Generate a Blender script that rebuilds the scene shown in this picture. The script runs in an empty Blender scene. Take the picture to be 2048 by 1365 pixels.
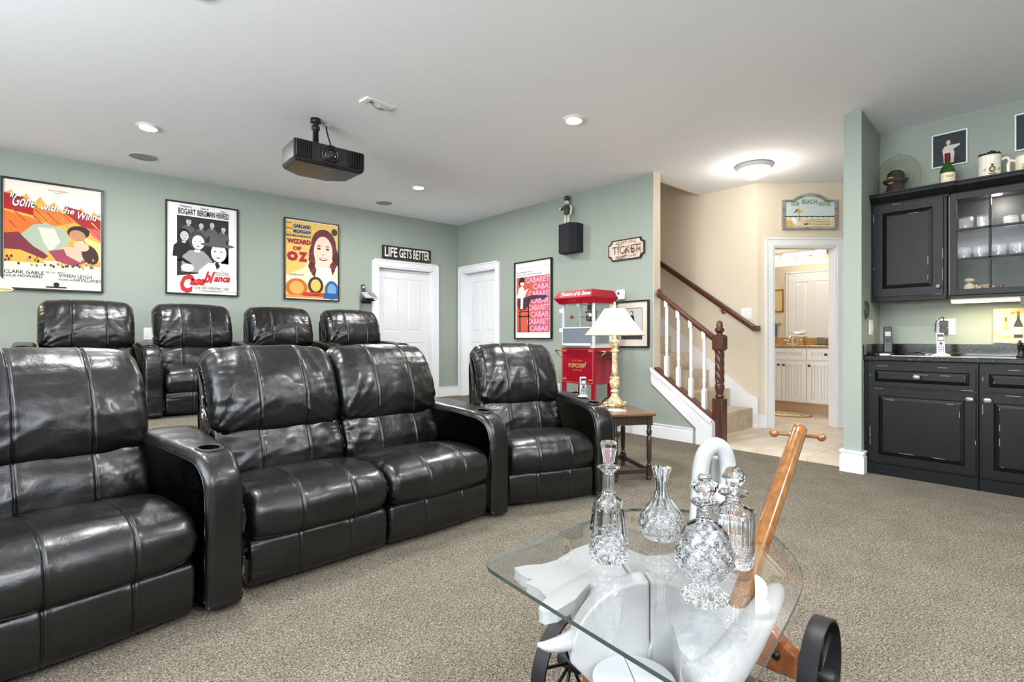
import bpy, math, random
from mathutils import Vector, Matrix, noise
random.seed(7)
PI = math.pi
SC = bpy.context.scene
COL = SC.collection

# ------------------------------------------------------------------ camera
FP, U0, V0, CH = 1057.0, 1024.0, 677.0, 1.02      # focal length (px), principal column, horizon row, camera height
FX, FY, RX, RY = .6587, .7524, .7524, -.6587      # forward and right directions in plan
cd = bpy.data.cameras.new('camera'); cam = bpy.data.objects.new('camera', cd); COL.objects.link(cam)
cam.location = (0, 0, CH); cam.rotation_euler = (PI/2, 0, -math.atan2(FX, FY))
cd.sensor_width = 36; cd.lens = FP/2048*36; cd.shift_y = -5.5/2048; cd.clip_start = .05; cd.clip_end = 60
SC.camera = cam
SC.view_settings.view_transform = 'Standard'; SC.view_settings.look = 'None'
SC.view_settings.gamma = 1; SC.view_settings.use_curve_mapping = False
SC.view_settings.exposure = .95

def ray(u, v): a = (u-U0)/FP; return (FX+a*RX, FY+a*RY, (V0-v)/FP)
def atd(u, v, d): r = ray(u, v); return Vector((r[0]*d, r[1]*d, CH+r[2]*d))
def onz(u, v, z): r = ray(u, v); return atd(u, v, (z-CH)/r[2])
def onx(u, v, X): return atd(u, v, X/ray(u, v)[0])
def ony(u, v, Y): return atd(u, v, Y/ray(u, v)[1])

# ------------------------------------------------------------------ world and lights
HC = 2.74
w = bpy.data.worlds.new('world'); SC.world = w; w.use_nodes = True
w.node_tree.nodes['Background'].inputs[0].default_value = (.93, .97, 1.0, 1)
w.node_tree.nodes['Background'].inputs[1].default_value = .48
def area(name, loc, rot, size, power, color=(1, 1, 1), shape='RECTANGLE', sy=None, spread=PI):
    l = bpy.data.lights.new(name, 'AREA'); l.energy = power; l.color = color; l.shape = shape; l.size = size
    if sy: l.size_y = sy
    l.spread = spread
    o = bpy.data.objects.new(name, l); o.location = loc; o.rotation_euler = rot; COL.objects.link(o); return o
def point(name, loc, power, color=(1, 1, 1), r=.05):
    l = bpy.data.lights.new(name, 'POINT'); l.energy = power; l.color = color; l.shadow_soft_size = r
    o = bpy.data.objects.new(name, l); o.location = loc; COL.objects.link(o); return o
# added uplights in the unseen part of the room, to brighten the ceiling
area('added_uplight', (-.6, -2.9, 1.5), (math.radians(-158), 0, 0), 4.2, 560, (.92, .965, 1), sy=1.9)
area('added_uplight', (-3.4, 1.2, 1.5), (0, math.radians(-156), 0), 1.8, 300, (.92, .965, 1), sy=3.4)
CANS = [onz(297, 253, HC), onz(1148, 238, HC), onz(837, 373, HC), onz(385, -25, HC)]
CANS += [Vector((2.4, .9, HC)), Vector((.4, -.9, HC)), Vector((2.6, -1.2, HC))]
for c in CANS:
    area('recessed_light_glow', (c.x, c.y, HC-.035), (0, 0, 0), .13, 21, (1, .98, .955), 'DISK')

# ------------------------------------------------------------------ materials
def lin(c):
    return tuple((x/255/12.92 if x/255 <= .04045 else ((x/255+.055)/1.055)**2.4) for x in c[:3])
MC = {}
def mat(name, rgb, rough=.5, metal=0, spec=.5, emit=0, ecol=None, coat=0, trans=0, ior=1.5, sss=0):
    if name in MC: return MC[name]
    m = bpy.data.materials.new(name); m.use_nodes = True; b = m.node_tree.nodes['Principled BSDF']; c = lin(rgb)
    b.inputs['Base Color'].default_value = (*c, 1); b.inputs['Roughness'].default_value = rough
    b.inputs['Metallic'].default_value = metal; b.inputs['Specular IOR Level'].default_value = spec
    b.inputs['Coat Weight'].default_value = coat; b.inputs['Coat Roughness'].default_value = .08
    b.inputs['Transmission Weight'].default_value = trans; b.inputs['IOR'].default_value = ior
    if emit:
        b.inputs['Emission Color'].default_value = (*lin(ecol or rgb), 1); b.inputs['Emission Strength'].default_value = emit
    MC[name] = m; return m
def nd(m, t, **kw):
    n = m.node_tree.nodes.new(t)
    for k, v in kw.items():
        if k in n.inputs.keys(): n.inputs[k].default_value = v
        else: setattr(n, k, v)
    return n
def lk(m, a, b): m.node_tree.links.new(a, b)
def coords(m, scale=(1, 1, 1), rot=(0, 0, 0)):
    t = nd(m, 'ShaderNodeTexCoord'); mp = nd(m, 'ShaderNodeMapping'); mp.inputs['Scale'].default_value = scale
    mp.inputs['Rotation'].default_value = rot; lk(m, t.outputs['Object'], mp.inputs['Vector']); return mp.outputs['Vector']
def noise_col(m, stops, scale=5, detail=6, rough=.6, vec=None, tex='ShaderNodeTexNoise', dist=0):
    v = vec or coords(m); n = nd(m, tex); n.inputs['Scale'].default_value = scale
    if tex == 'ShaderNodeTexNoise': n.inputs['Detail'].default_value = detail; n.inputs['Roughness'].default_value = rough; n.inputs['Distortion'].default_value = dist
    lk(m, v, n.inputs['Vector']); r = nd(m, 'ShaderNodeValToRGB'); cr = r.color_ramp
    while len(cr.elements) < len(stops): cr.elements.new(.5)
    for e, (p, c) in zip(cr.elements, stops): e.position = p; e.color = (*lin(c), 1)
    lk(m, n.outputs[0], r.inputs[0]); lk(m, r.outputs[0], m.node_tree.nodes['Principled BSDF'].inputs['Base Color']); return n, r
def bump(m, scale, strength, dist=.01, detail=3, vec=None, tex='ShaderNodeTexNoise', prev=None):
    v = vec or coords(m); n = nd(m, tex); n.inputs['Scale'].default_value = scale
    if tex == 'ShaderNodeTexNoise': n.inputs['Detail'].default_value = detail
    lk(m, v, n.inputs['Vector']); b = nd(m, 'ShaderNodeBump'); b.inputs['Strength'].default_value = strength; b.inputs['Distance'].default_value = dist
    lk(m, n.outputs[0], b.inputs['Height'])
    if prev: lk(m, prev.outputs[0], b.inputs['Normal'])
    lk(m, b.outputs[0], m.node_tree.nodes['Principled BSDF'].inputs['Normal']); return b

GREEN = mat('sage_green_paint', (151, 161, 151), .6); bump(GREEN, 220, .06, .002)
GREEN_BAR = GREEN
CHARC = mat('charcoal_unseen_wall', (58, 60, 60), .8)
TAN = mat('warm_tan_paint', (220, 207, 187), .6); bump(TAN, 220, .06, .002)
CEIL = mat('ceiling_paint', (241, 243, 249), .9); bump(CEIL, 60, .08, .004)
WHITE = mat('white_semi_gloss', (236, 237, 240), .3)
DOORW = mat('door_white', (232, 233, 236), .35); bump(DOORW, 14, .1, .003, vec=coords(DOORW, (14, 14, 1)))
CARPET = mat('frieze_carpet', (150, 140, 122), .95, spec=.1)
vv = coords(CARPET)
n1, r1 = noise_col(CARPET, [(.34, (76, 70, 60)), (.46, (124, 116, 102)), (.56, (158, 149, 133)), (.68, (204, 195, 178))], 170, 3, .6, vv, dist=.8)
n2 = nd(CARPET, 'ShaderNodeTexNoise'); n2.inputs['Scale'].default_value = 5; n2.inputs['Detail'].default_value = 4; lk(CARPET, vv, n2.inputs['Vector'])
mx = nd(CARPET, 'ShaderNodeMixRGB'); mx.blend_type = 'MULTIPLY'; mx.inputs[0].default_value = .5
r2 = nd(CARPET, 'ShaderNodeValToRGB'); r2.color_ramp.elements[0].position = .35; r2.color_ramp.elements[0].color = (.74, .73, .72, 1); r2.color_ramp.elements[1].position = .62
lk(CARPET, n2.outputs[0], r2.inputs[0]); lk(CARPET, r1.outputs[0], mx.inputs[1]); lk(CARPET, r2.outputs[0], mx.inputs[2])
lk(CARPET, mx.outputs[0], CARPET.node_tree.nodes['Principled BSDF'].inputs['Base Color'])
bump(CARPET, 170, 1.0, .02, 4, vv)
TILE = mat('cream_floor_tile', (214, 200, 180), .35)
noise_col(TILE, [(.3, (196, 180, 158)), (.7, (226, 214, 198))], 4, 6)
def brickify(m, w_, h_, rot=(0, 0, 0), mortar=(176, 160, 138), off=0):
    b = nd(m, 'ShaderNodeTexBrick'); b.offset = off; b.inputs['Scale'].default_value = 1; b.inputs['Brick Width'].default_value = w_; b.inputs['Row Height'].default_value = h_
    b.inputs['Mortar Size'].default_value = .004; b.inputs['Mortar'].default_value = (*lin(mortar), 1); lk(m, coords(m, (1, 1, 1), rot), b.inputs['Vector'])
    p = m.node_tree.nodes['Principled BSDF']; src = p.inputs['Base Color'].links[0].from_socket
    lk(m, src, b.inputs['Color1']); lk(m, src, b.inputs['Color2']); lk(m, b.outputs[0], p.inputs['Base Color'])
brickify(TILE, .42, .42)
STEPT = mat('stair_tile', (206, 186, 160), .4); noise_col(STEPT, [(.3, (184, 160, 132)), (.7, (218, 200, 176))], 7, 6)
LEATHER = mat('black_leather', (20, 20, 22), .3, spec=.5, coat=.28)
LEATHER.node_tree.nodes['Principled BSDF'].inputs['Coat Roughness'].default_value = .2; lv = coords(LEATHER); rn, rr = noise_col(LEATHER, [(.3, (7, 7, 8)), (.75, (14, 14, 15))], 4, 4, .6, lv)
mr = nd(LEATHER, 'ShaderNodeMapRange'); mr.inputs['To Min'].default_value = .24; mr.inputs['To Max'].default_value = .42
lk(LEATHER, rn.outputs[0], mr.inputs['Value']); lk(LEATHER, mr.outputs[0], LEATHER.node_tree.nodes['Principled BSDF'].inputs['Roughness'])
b1 = bump(LEATHER, 18, .35, .012, 5, lv); b2 = bump(LEATHER, 420, .12, .002, 2, lv, 'ShaderNodeTexVoronoi', b1)
BLACKP = mat('distressed_black_paint', (13, 14, 16), .42, spec=.28)
bump(BLACKP, 60, .08, .003)
WORN = mat('worn_edge_wood', (196, 178, 150), .6)
GRAN = mat('dark_granite', (48, 48, 50), .12, spec=.6); noise_col(GRAN, [(.40, (14, 15, 17)), (.56, (34, 34, 36)), (.64, (78, 75, 66)), (.76, (130, 122, 104))], 70, 6, .75)
BGRAN = mat('brown_granite', (160, 120, 80), .2); noise_col(BGRAN, [(.35, (96, 66, 40)), (.5, (168, 128, 86)), (.7, (214, 180, 134))], 60, 6, .7)
def wood(name, c1, c2, rough=.3, sc=(1, 1, 12), coat=.3, axis=3):
    m = mat(name, c1, rough, coat=coat); s = [14, 14, 14]; s[axis-1] = 1.2
    noise_col(m, [(.3, c1), (.7, c2)], 3, 6, .6, coords(m, tuple(s)), dist=.6); return m
MAHOG = wood('mahogany', (58, 32, 22), (94, 56, 40), axis=3)
MAHOGY = wood('mahogany_rail', (62, 30, 22), (98, 50, 34), axis=2)
OAKD = wood('dark_oak', (42, 30, 22), (66, 48, 36), .4, axis=3)
OAKTOP = wood('warm_oak_top', (94, 62, 42), (128, 86, 60), .25, axis=1)
HONEY = wood('honey_varnished_wood', (104, 64, 26), (146, 94, 42), .18, coat=.8, axis=3)
BEAM = wood('varnished_beam', (126, 66, 34), (176, 104, 58), .2, coat=.8, axis=1)
CARVED = mat('white_lacquered_wood', (166, 167, 167), .32, coat=.15); bump(CARVED, 40, .04, .003)
IRON = mat('black_iron', (46, 45, 47), .45, metal=.6); bump(IRON, 90, .2, .002)
CHROME = mat('chrome', (210, 210, 212), .12, metal=1)
STEEL = mat('brushed_steel', (150, 152, 156), .35, metal=.8)
BRASS = mat('brass', (170, 140, 86), .3, metal=.9)
PEWTER = mat('hammered_pewter', (176, 172, 164), .35, metal=.7); bump(PEWTER, 120, .5, .003, tex='ShaderNodeTexVoronoi')
BLK = mat('black_plastic', (20, 20, 23), .35)
BLKF = mat('black_speaker_cloth', (24, 25, 34), .8); 
DGR = mat('dark_grey_plastic', (62, 62, 64), .38)
MGR = mat('mid_grey', (120, 122, 126), .5)
LGR = mat('light_grey', (190, 192, 196), .45)
PLAST = mat('white_plastic', (240, 240, 240), .35)
RED = mat('popcorn_red', (150, 4, 34), .25, coat=.4)
GOLD = mat('gold_paint', (196, 160, 96), .4, metal=.3)
CREAM = mat('cream', (238, 226, 204), .6)
INK = mat('ink_black', (22, 20, 22), .6)
def glassmat(name, tint=(.97, .99, .98), f0=.04, k=.96, milk=0):
    """thin clear pane: Schlick reflection over straight transmission"""
    m = bpy.data.materials.new(name); m.use_nodes = True; nt = m.node_tree; nt.nodes.remove(nt.nodes['Principled BSDF'])
    t = nd(m, 'ShaderNodeBsdfTransparent'); t.inputs[0].default_value = (*tint, 1); g = nd(m, 'ShaderNodeBsdfGlossy'); g.inputs['Roughness'].default_value = .005
    f = nd(m, 'ShaderNodeLayerWeight'); f.inputs[0].default_value = .5; mxx = nd(m, 'ShaderNodeMixShader')
    p = nd(m, 'ShaderNodeMath'); p.operation = 'POWER'; p.inputs[1].default_value = 5; lk(m, f.outputs['Facing'], p.inputs[0])
    mu = nd(m, 'ShaderNodeMath'); mu.operation = 'MULTIPLY_ADD'; mu.inputs[1].default_value = k; mu.inputs[2].default_value = f0; lk(m, p.outputs[0], mu.inputs[0])
    src = t.outputs[0]
    if milk:
        d = nd(m, 'ShaderNodeBsdfDiffuse'); d.inputs[0].default_value = (.95, .96, .97, 1); q = nd(m, 'ShaderNodeMixShader'); q.inputs[0].default_value = milk; lk(m, src, q.inputs[1]); lk(m, d.outputs[0], q.inputs[2]); src = q.outputs[0]
    lk(m, mu.outputs[0], mxx.inputs[0]); lk(m, src, mxx.inputs[1]); lk(m, g.outputs[0], mxx.inputs[2])
    lk(m, mxx.outputs[0], nt.nodes['Material Output'].inputs[0]); MC[name] = m; return m
PANE = glassmat('clear_pane', (.9, .92, .92), .03, .7); TOPG = glassmat('table_glass', (.985, .993, .99), .075, .9)
TUMB = glassmat('tumbler_glass', (.93, .94, .95), .10, .7, .16)
EDGEG = mat('glass_edge', (44, 60, 56), .1, trans=.4)
CRYST = mat('lead_crystal', (250, 252, 255), 0.0, trans=1, ior=1.53)
BOTG = mat('green_bottle_glass', (60, 120, 40), .05, trans=.6)
MIRR = mat('mirror_silver', (240, 242, 240), .0, metal=1)

# ------------------------------------------------------------------ mesh building
class MB:
    def __init__(s): s.v = []; s.f = []; s.mi = []; s.sm = []; s.M = Matrix(); s.mats = []
    def m(s, mt):
        if mt not in s.mats: s.mats.append(mt)
        return s.mats.index(mt)
    def add(s, vs, fs, mt, smooth=False):
        o = len(s.v); k = s.m(mt); s.v += [s.M @ Vector(p) for p in vs]
        for f in fs: s.f.append([i+o for i in f]); s.mi.append(k); s.sm.append(smooth)
    def box(s, x0, x1, y0, y1, z0, z1, mt):
        s.add([(x, y, z) for x in (x0, x1) for y in (y0, y1) for z in (z0, z1)],
              [(0, 1, 3, 2), (4, 6, 7, 5), (0, 4, 5, 1), (2, 3, 7, 6), (0, 2, 6, 4), (1, 5, 7, 3)], mt); return s
    def frustum(s, x0, x1, y0, z0, z1, ins, y1, mt):   # raised panel: rect at y0, inset rect at y1
        a = [(x0, y0, z0), (x1, y0, z0), (x1, y0, z1), (x0, y0, z1)]; b = [(x0+ins, y1, z0+ins), (x1-ins, y1, z0+ins), (x1-ins, y1, z1-ins), (x0+ins, y1, z1-ins)]
        s.add(a+b, [(0, 1, 5, 4), (1, 2, 6, 5), (2, 3, 7, 6), (3, 0, 4, 7), (4, 5, 6, 7)], mt); return s
    def lathe(s, prof, mt, c=(0, 0, 0), seg=32, fn=None, axis='z', smooth=True, cap=True):
        vs = []; fs = []; n = len(prof)
        for i, (r, z) in enumerate(prof):
            for j in range(seg):
                a = 2*PI*j/seg; rr = fn(r, z, a) if fn else r
                p = (rr*math.cos(a), rr*math.sin(a), z)
                if axis == 'y': p = (p[0], p[2], p[1])
                if axis == 'x': p = (p[2], p[0], p[1])
                vs.append((p[0]+c[0], p[1]+c[1], p[2]+c[2]))
        for i in range(n-1):
            for j in range(seg):
                k = (j+1) % seg; fs.append((i*seg+j, i*seg+k, (i+1)*seg+k, (i+1)*seg+j))
        if cap:
            if prof[0][0] > 1e-5: fs.append(tuple(range(seg-1, -1, -1)))
            if prof[-1][0] > 1e-5: fs.append(tuple((n-1)*seg+j for j in range(seg)))
        if axis == 'y': fs = [f[::-1] for f in fs]
        s.add(vs, fs, mt, smooth); return s
    def sphere(s, c, r, mt, seg=20, sq=(1, 1, 1)):
        P = [(math.sin(PI*i/12), -math.cos(PI*i/12)) for i in range(13)]
        vs = []; fs = []
        for (a, z) in P:
            for j in range(seg):
                t = 2*PI*j/seg; vs.append((c[0]+r*sq[0]*max(a, 1e-4)*math.cos(t), c[1]+r*sq[1]*max(a, 1e-4)*math.sin(t), c[2]+r*sq[2]*z))
        for i in range(12):
            for j in range(seg):
                k = (j+1) % seg; fs.append((i*seg+j, i*seg+k, (i+1)*seg+k, (i+1)*seg+j))
        s.add(vs, fs, mt, True); return s
    def tube(s, pts, r, mt, seg=12, closed=False, smooth=True, flat=1.0, sub=0):
        P = [Vector(p) for p in pts]; R = list(r) if isinstance(r, (list, tuple)) else [r]*len(P)
        if sub:
            Q = []; RR = []; n = len(P)
            for i in range(n if closed else n-1):
                g = lambda k: P[k % n] if closed else P[max(0, min(n-1, k))]
                h = lambda k: R[k % n] if closed else R[max(0, min(n-1, k))]
                for j in range(sub):
                    t = j/sub; a, b, c, d = g(i-1), g(i), g(i+1), g(i+2)
                    Q.append(.5*((2*b)+(c-a)*t+(2*a-5*b+4*c-d)*t*t+(3*b-a-3*c+d)*t**3)); RR.append(h(i)*(1-t)+h(i+1)*t)
            if not closed: Q.append(P[-1]); RR.append(R[-1])
            P, R = Q, RR
        n = len(P); vs = []; fs = []; up = Vector((0, 0, 1)); prev = None
        for i in range(n):
            if closed: t = P[(i+1) % n]-P[i-1]
            else: t = P[min(i+1, n-1)]-P[max(i-1, 0)]
            t.normalize()
            if prev is None:
                a = t.cross(up)
                if a.length < .1: a = t.cross(Vector((1, 0, 0)))
            else: a = prev - t*prev.dot(t)
            a.normalize(); prev = a; b = t.cross(a)
            for j in range(seg):
                q = 2*PI*j/seg; vs.append(tuple(P[i]+a*math.cos(q)*R[i]+b*math.sin(q)*R[i]*flat))
        for i in range(n if closed else n-1):
            for j in range(seg):
                k = (j+1) % seg; i2 = (i+1) % n; fs.append((i*seg+j, i*seg+k, i2*seg+k, i2*seg+j))
        if not closed: fs.append(tuple(range(seg-1, -1, -1))); fs.append(tuple((n-1)*seg+j for j in range(seg)))
        s.add(vs, fs, mt, smooth); return s
    def bar(s, a, b, r, mt, seg=10): return s.tube([a, b], r, mt, seg)
    def prism(s, pts, y0, y1, mt):     # outline in x,z extruded in y
        n = len(pts); s.add([(p[0], y0, p[1]) for p in pts]+[(p[0], y1, p[1]) for p in pts],
              [tuple(range(n)), tuple(range(2*n-1, n-1, -1))]+[((i+1) % n, i, n+i, n+(i+1) % n) for i in range(n)], mt); return s
    def slab(s, pts, z0, z1, mt, side=None):      # outline in x,y extruded in z
        n = len(pts); s.add([(p[0], p[1], z0) for p in pts]+[(p[0], p[1], z1) for p in pts], [tuple(range(n-1, -1, -1)), tuple(range(n, 2*n))], mt)
        s.add([(p[0], p[1], z0) for p in pts]+[(p[0], p[1], z1) for p in pts], [(i, (i+1) % n, n+(i+1) % n, n+i) for i in range(n)], side or mt); return s
    def flat(s, pts, y, mt): s.add([(p[0], y, p[1]) for p in pts], [tuple(range(len(pts)))], mt); return s
    def rect(s, x0, x1, z0, z1, y, mt): return s.flat([(x0, z0), (x1, z0), (x1, z1), (x0, z1)], y, mt)
    def ell(s, cx, cz, rx, rz, y, mt, n=20, rot=0): 
        return s.flat([(cx+rx*math.cos(t)*math.cos(rot)-rz*math.sin(t)*math.sin(rot), cz+rx*math.cos(t)*math.sin(rot)+rz*math.sin(t)*math.cos(rot)) for t in [2*PI*i/n for i in range(n)]], y, mt)
    def text(s, st, x, z, w_, h_, y, mt, shear=0, bold=0, arc=0, res=2):
        c = bpy.data.curves.new('t', 'FONT'); c.body = st; c.size = 1; c.offset = bold; c.resolution_u = res; c.fill_mode = 'FRONT'
        o = bpy.data.objects.new('t', c); COL.objects.link(o); dg = bpy.context.evaluated_depsgraph_get(); me = o.evaluated_get(dg).to_mesh()
        P = [(p.co.x, p.co.y) for p in me.vertices]; Fs = [tuple(f.vertices) for f in me.polygons]
        o.evaluated_get(dg).to_mesh_clear(); bpy.data.objects.remove(o); bpy.data.curves.remove(c)
        if not P: return s
        xa = min(p[0] for p in P); xb = max(p[0] for p in P); za = min(p[1] for p in P); zb = max(p[1] for p in P); out = []
        for (a, b) in P:
            a = (a-xa)/(xb-xa); b = (b-za)/max(zb-za, 1e-6); X = x+a*w_+b*h_*shear; Z = z+b*h_
            if arc: Z += arc*(1-(2*a-1)**2)
            out.append((X, y, Z))
        s.add(out, Fs, mt); return s
    def build(s, name, parent=None, bevel=0, seg=2, angle=None, sub=0, loc=None):
        me = bpy.data.meshes.new(name); me.from_pydata([tuple(v) for v in s.v], [], s.f)
        for mt in s.mats: me.materials.append(mt)
        me.polygons.foreach_set('material_index', s.mi); me.polygons.foreach_set('use_smooth', s.sm); me.update()
        if angle and any(s.sm): me.set_sharp_from_angle(angle=math.radians(angle))
        o = bpy.data.objects.new(name, me); COL.objects.link(o)
        if parent: o.parent = parent
        if loc: o.location = loc
        if bevel:
            b = o.modifiers.new('b', 'BEVEL'); b.width = bevel; b.segments = seg; b.limit_method = 'ANGLE'; b.angle_limit = math.radians(35); b.harden_normals = False
        if sub: b = o.modifiers.new('s', 'SUBSURF'); b.levels = sub; b.render_levels = sub
        return o
def tag(o, label, cat, group=None):
    o['label'] = label; o['category'] = cat
    if group: o['group'] = group
    return o
def thing(name, label, cat, loc=(0, 0, 0), rz=0, group=None):
    o = bpy.data.objects.new(name, None); o.empty_display_size = .1; COL.objects.link(o); o.location = loc; o.rotation_euler = (0, 0, rz); return tag(o, label, cat, group)
def struct(o): o['kind'] = 'structure'; return o
def dup(root, loc, rz, label, group=None):
    r = root.copy(); COL.objects.link(r); r.location = loc; r.rotation_euler = (0, 0, rz); r['label'] = label
    if group: r['group'] = group
    for ch in list(root.children):
        c = ch.copy(); COL.objects.link(c); c.parent = r
        for g in ch.children: d = g.copy(); COL.objects.link(d); d.parent = c
    return r
WA, WB, WD = 0.0, -PI/2, -math.atan2(FX, FY)   # facings: wall A (-y), wall B (-x), the diagonal door wall
# ------------------------------------------------------------------ the room shell
XB, YA = 4.70, 6.61
RZ, PZ, TZ = .365, .15, .03        # riser, low step and tile heights
def T(x, y, z=0, rz=0): return Matrix.Translation((x, y, z)) @ Matrix.Rotation(rz, 4, 'Z')
b = MB(); b.box(-4.2, XB+.02, -3.2, YA+.1, -.1, 0, CARPET); b.box(XB+.02, 5.38, -3.2, 1.3, -.1, 0, CARPET); struct(b.build('floor'))
b = MB(); b.box(XB+.02, 9.2, 1.301, 5.6, -.1, TZ, TILE); struct(b.build('floor_tile'))
b = MB(); b.box(-4.2, 3.22, 4.62, YA, 0, RZ, CARPET); struct(b.build('floor_riser', bevel=.015))
b = MB(); b.box(3.225, XB-.001, 4.75, YA, .001, PZ, CARPET); struct(b.build('floor_landing', bevel=.015))
b = MB(); b.box(-4.2, 4.82, -3.2, YA+.12, HC, HC+.1, CEIL); b.box(4.82, 9.2, -3.2, 3.29, HC, HC+.1, CEIL); b.box(6.02, 9.2, 3.29, 5.6, HC, HC+.1, CEIL)
struct(b.build('ceiling'))
# back wall with the posters
b = MB(); b.box(-4.2, 3.36, YA, YA+.12, 0, HC, GREEN); b.box(4.24, 4.82, YA, YA+.12, 0, HC, GREEN); b.box(3.36, 4.24, YA, YA+.12, 2.01, HC, GREEN)
b.box(3.2, 4.5, YA+.12, YA+.14, 0, 2.3, GREEN); struct(b.build('wall_back'))
# side wall: local x runs towards the viewer's right
MBW = T(XB, 0, 0, WB)   # local (x, y, z) -> (XB+y, -x, z)
b = MB(); b.M = MBW
b.box(-YA, -6.50, 0, .12, 0, HC, GREEN); b.box(-5.71, -3.15, 0, .12, 0, HC, GREEN); b.box(-6.50, -5.71, 0, .12, 2.01, HC, GREEN); b.box(-6.6, -5.6, .12, .14, 0, 2.3, GREEN)
b.box(-3.15, -3.145, -.0005, .1205, .7, HC, TAN)
b.prism([(-3.15, 0), (-2.56, 0), (-2.56, .20), (-3.15, .68)], 0, .12, GREEN)
b.box(-5.3, -3.15, .12, .125, 0, HC, TAN)
struct(b.build('wall_side'))
# stairwell far wall, diagonal door wall, bathroom walls
b = MB(); b.box(5.90, 6.02, 2.61, 5.6, 0, 5.2, TAN); b.box(4.83, 6.02, 5.6, 5.7, 0, 5.2, TAN); b.box(4.82, 6.02, 3.29, 3.31, HC, 3.4, TAN); b.box(4.70, 4.82, 3.29, 5.6, HC, 5.2, TAN); struct(b.build('wall_stairwell'))
b = MB(); b.box(4.70, 6.02, 3.2, 5.7, 5.2, 5.3, CEIL); struct(b.build('ceiling_stairwell'))
DW = atd(1515, V0, 5.85); DW.z = 0
MDW = T(DW.x, DW.y, 0, WD)
b = MB(); b.M = MDW
b.box(0, .1716, 0, .12, 0, HC, TAN); b.box(.8744, 1.7, 0, .12, 0, HC, TAN); b.box(.1716, .8744, 0, .12, 2.04, HC, TAN); struct(b.build('wall_diagonal'))
b = MB(); b.box(6.30, 6.40, 2.78, 5.0, 0, HC, TAN); b.box(6.0, 6.40, 2.72, 2.80, 0, HC, TAN); b.box(6.30, 8.17, 5.0, 5.1, 0, HC, TAN); b.box(8.05, 8.17, 2.1, 5.0, 0, HC, TAN)
b.box(6.75, 8.17, 2.0, 2.1, 0, HC, TAN); struct(b.build('wall_bathroom'))
# wall end between hall and bar, bar alcove
b = MB(); b.slab([(4.60, 1.26), (5.30, 1.31), (7.3, 1.31), (7.3, 1.38), (4.60, 1.38)], 0, HC, GREEN); struct(b.build('wall_end'))
b = MB(); b.box(5.26, 5.38, -3.2, 1.315, 0, HC, GREEN); struct(b.build('wall_bar'))

b = MB(); b.box(-4.2, 5.38, -3.32, -3.2, 0, HC, CHARC); struct(b.build('wall_front'))  # unseen wall, made charcoal so the leather fronts reflect dark
b = MB(); b.box(-4.32, -4.2, -3.32, YA+.12, 0, HC, GREEN); struct(b.build('wall_left'))
def baseboard(name, M, x0, x1, z0=0, h=.145):
    b = MB(); b.M = M; b.box(x0, x1, -.016, 0, z0, z0+h-.03, WHITE); b.box(x0, x1, -.012, 0, z0+h-.03, z0+h-.012, WHITE); b.box(x0, x1, -.018, 0, z0+h-.012, z0+h, WHITE)
    return struct(b.build(name, bevel=.003))
baseboard('baseboard_back', T(0, YA), 4.33, XB-.018, PZ)
baseboard('baseboard_side', MBW, -4.73, -2.70)
baseboard('baseboard_landing', MBW, -5.62, -4.76, PZ)
b = MB()
for (h0, h1, p) in ((0, .125, .022), (.125, .15, .014), (.15, .165, .024)):
    b.slab([(4.60-p, 1.26-p), (4.70, 1.268-p), (4.70, 1.30), (4.62, 1.30), (4.62, 1.38), (4.72, 1.38), (4.72, 1.38+p), (4.60-p, 1.38+p)], h0, h1, WHITE)
struct(b.build('baseboard_end', bevel=.002))
b = MB(); b.M = MDW; b.box(.0, .092, -.016, 0, TZ, TZ+.13, WHITE); b.box(.0, .092, -.02, 0, TZ+.13, TZ+.145, WHITE); b.M = Matrix(); b.box(5.884, 5.90, 2.62, 2.64, TZ, TZ+.14, WHITE); struct(b.build('baseboard_diagonal'))

def door_panels(b, w, z0, h, y, mt, six=True):
    """six-panel leaf face drawn on local y (front is -y)"""
    st = .11*w/.8; pw = (w-3*st)/2
    rows = [(z0+.22, z0+.80), (z0+.96, z0+h-.13)] if not six else [(z0+.22, z0+.80), (z0+.96, z0+1.56), (z0+1.66, z0+h-.11)]
    b.box(0, w, y, y+.035, z0, z0+h, mt)
    xs = [(st, st+pw), (2*st+pw, 2*st+2*pw)]
    zz = [z0]+[q for r in rows for q in r]+[z0+h]
    for i in range(0, len(zz), 2): b.box(0, w, y-.008, y, zz[i], zz[i+1], mt)
    for (za, zb) in rows:
        for (xa, xb) in ((0, st), (st+pw, 2*st+pw), (w-st, w)): b.box(xa, xb, y-.008, y, za, zb, mt)
        for (xa, xb) in xs: b.frustum(xa+.012, xb-.012, y-.0005, za+.012, zb-.012, .028, y-.007, mt)
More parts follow.
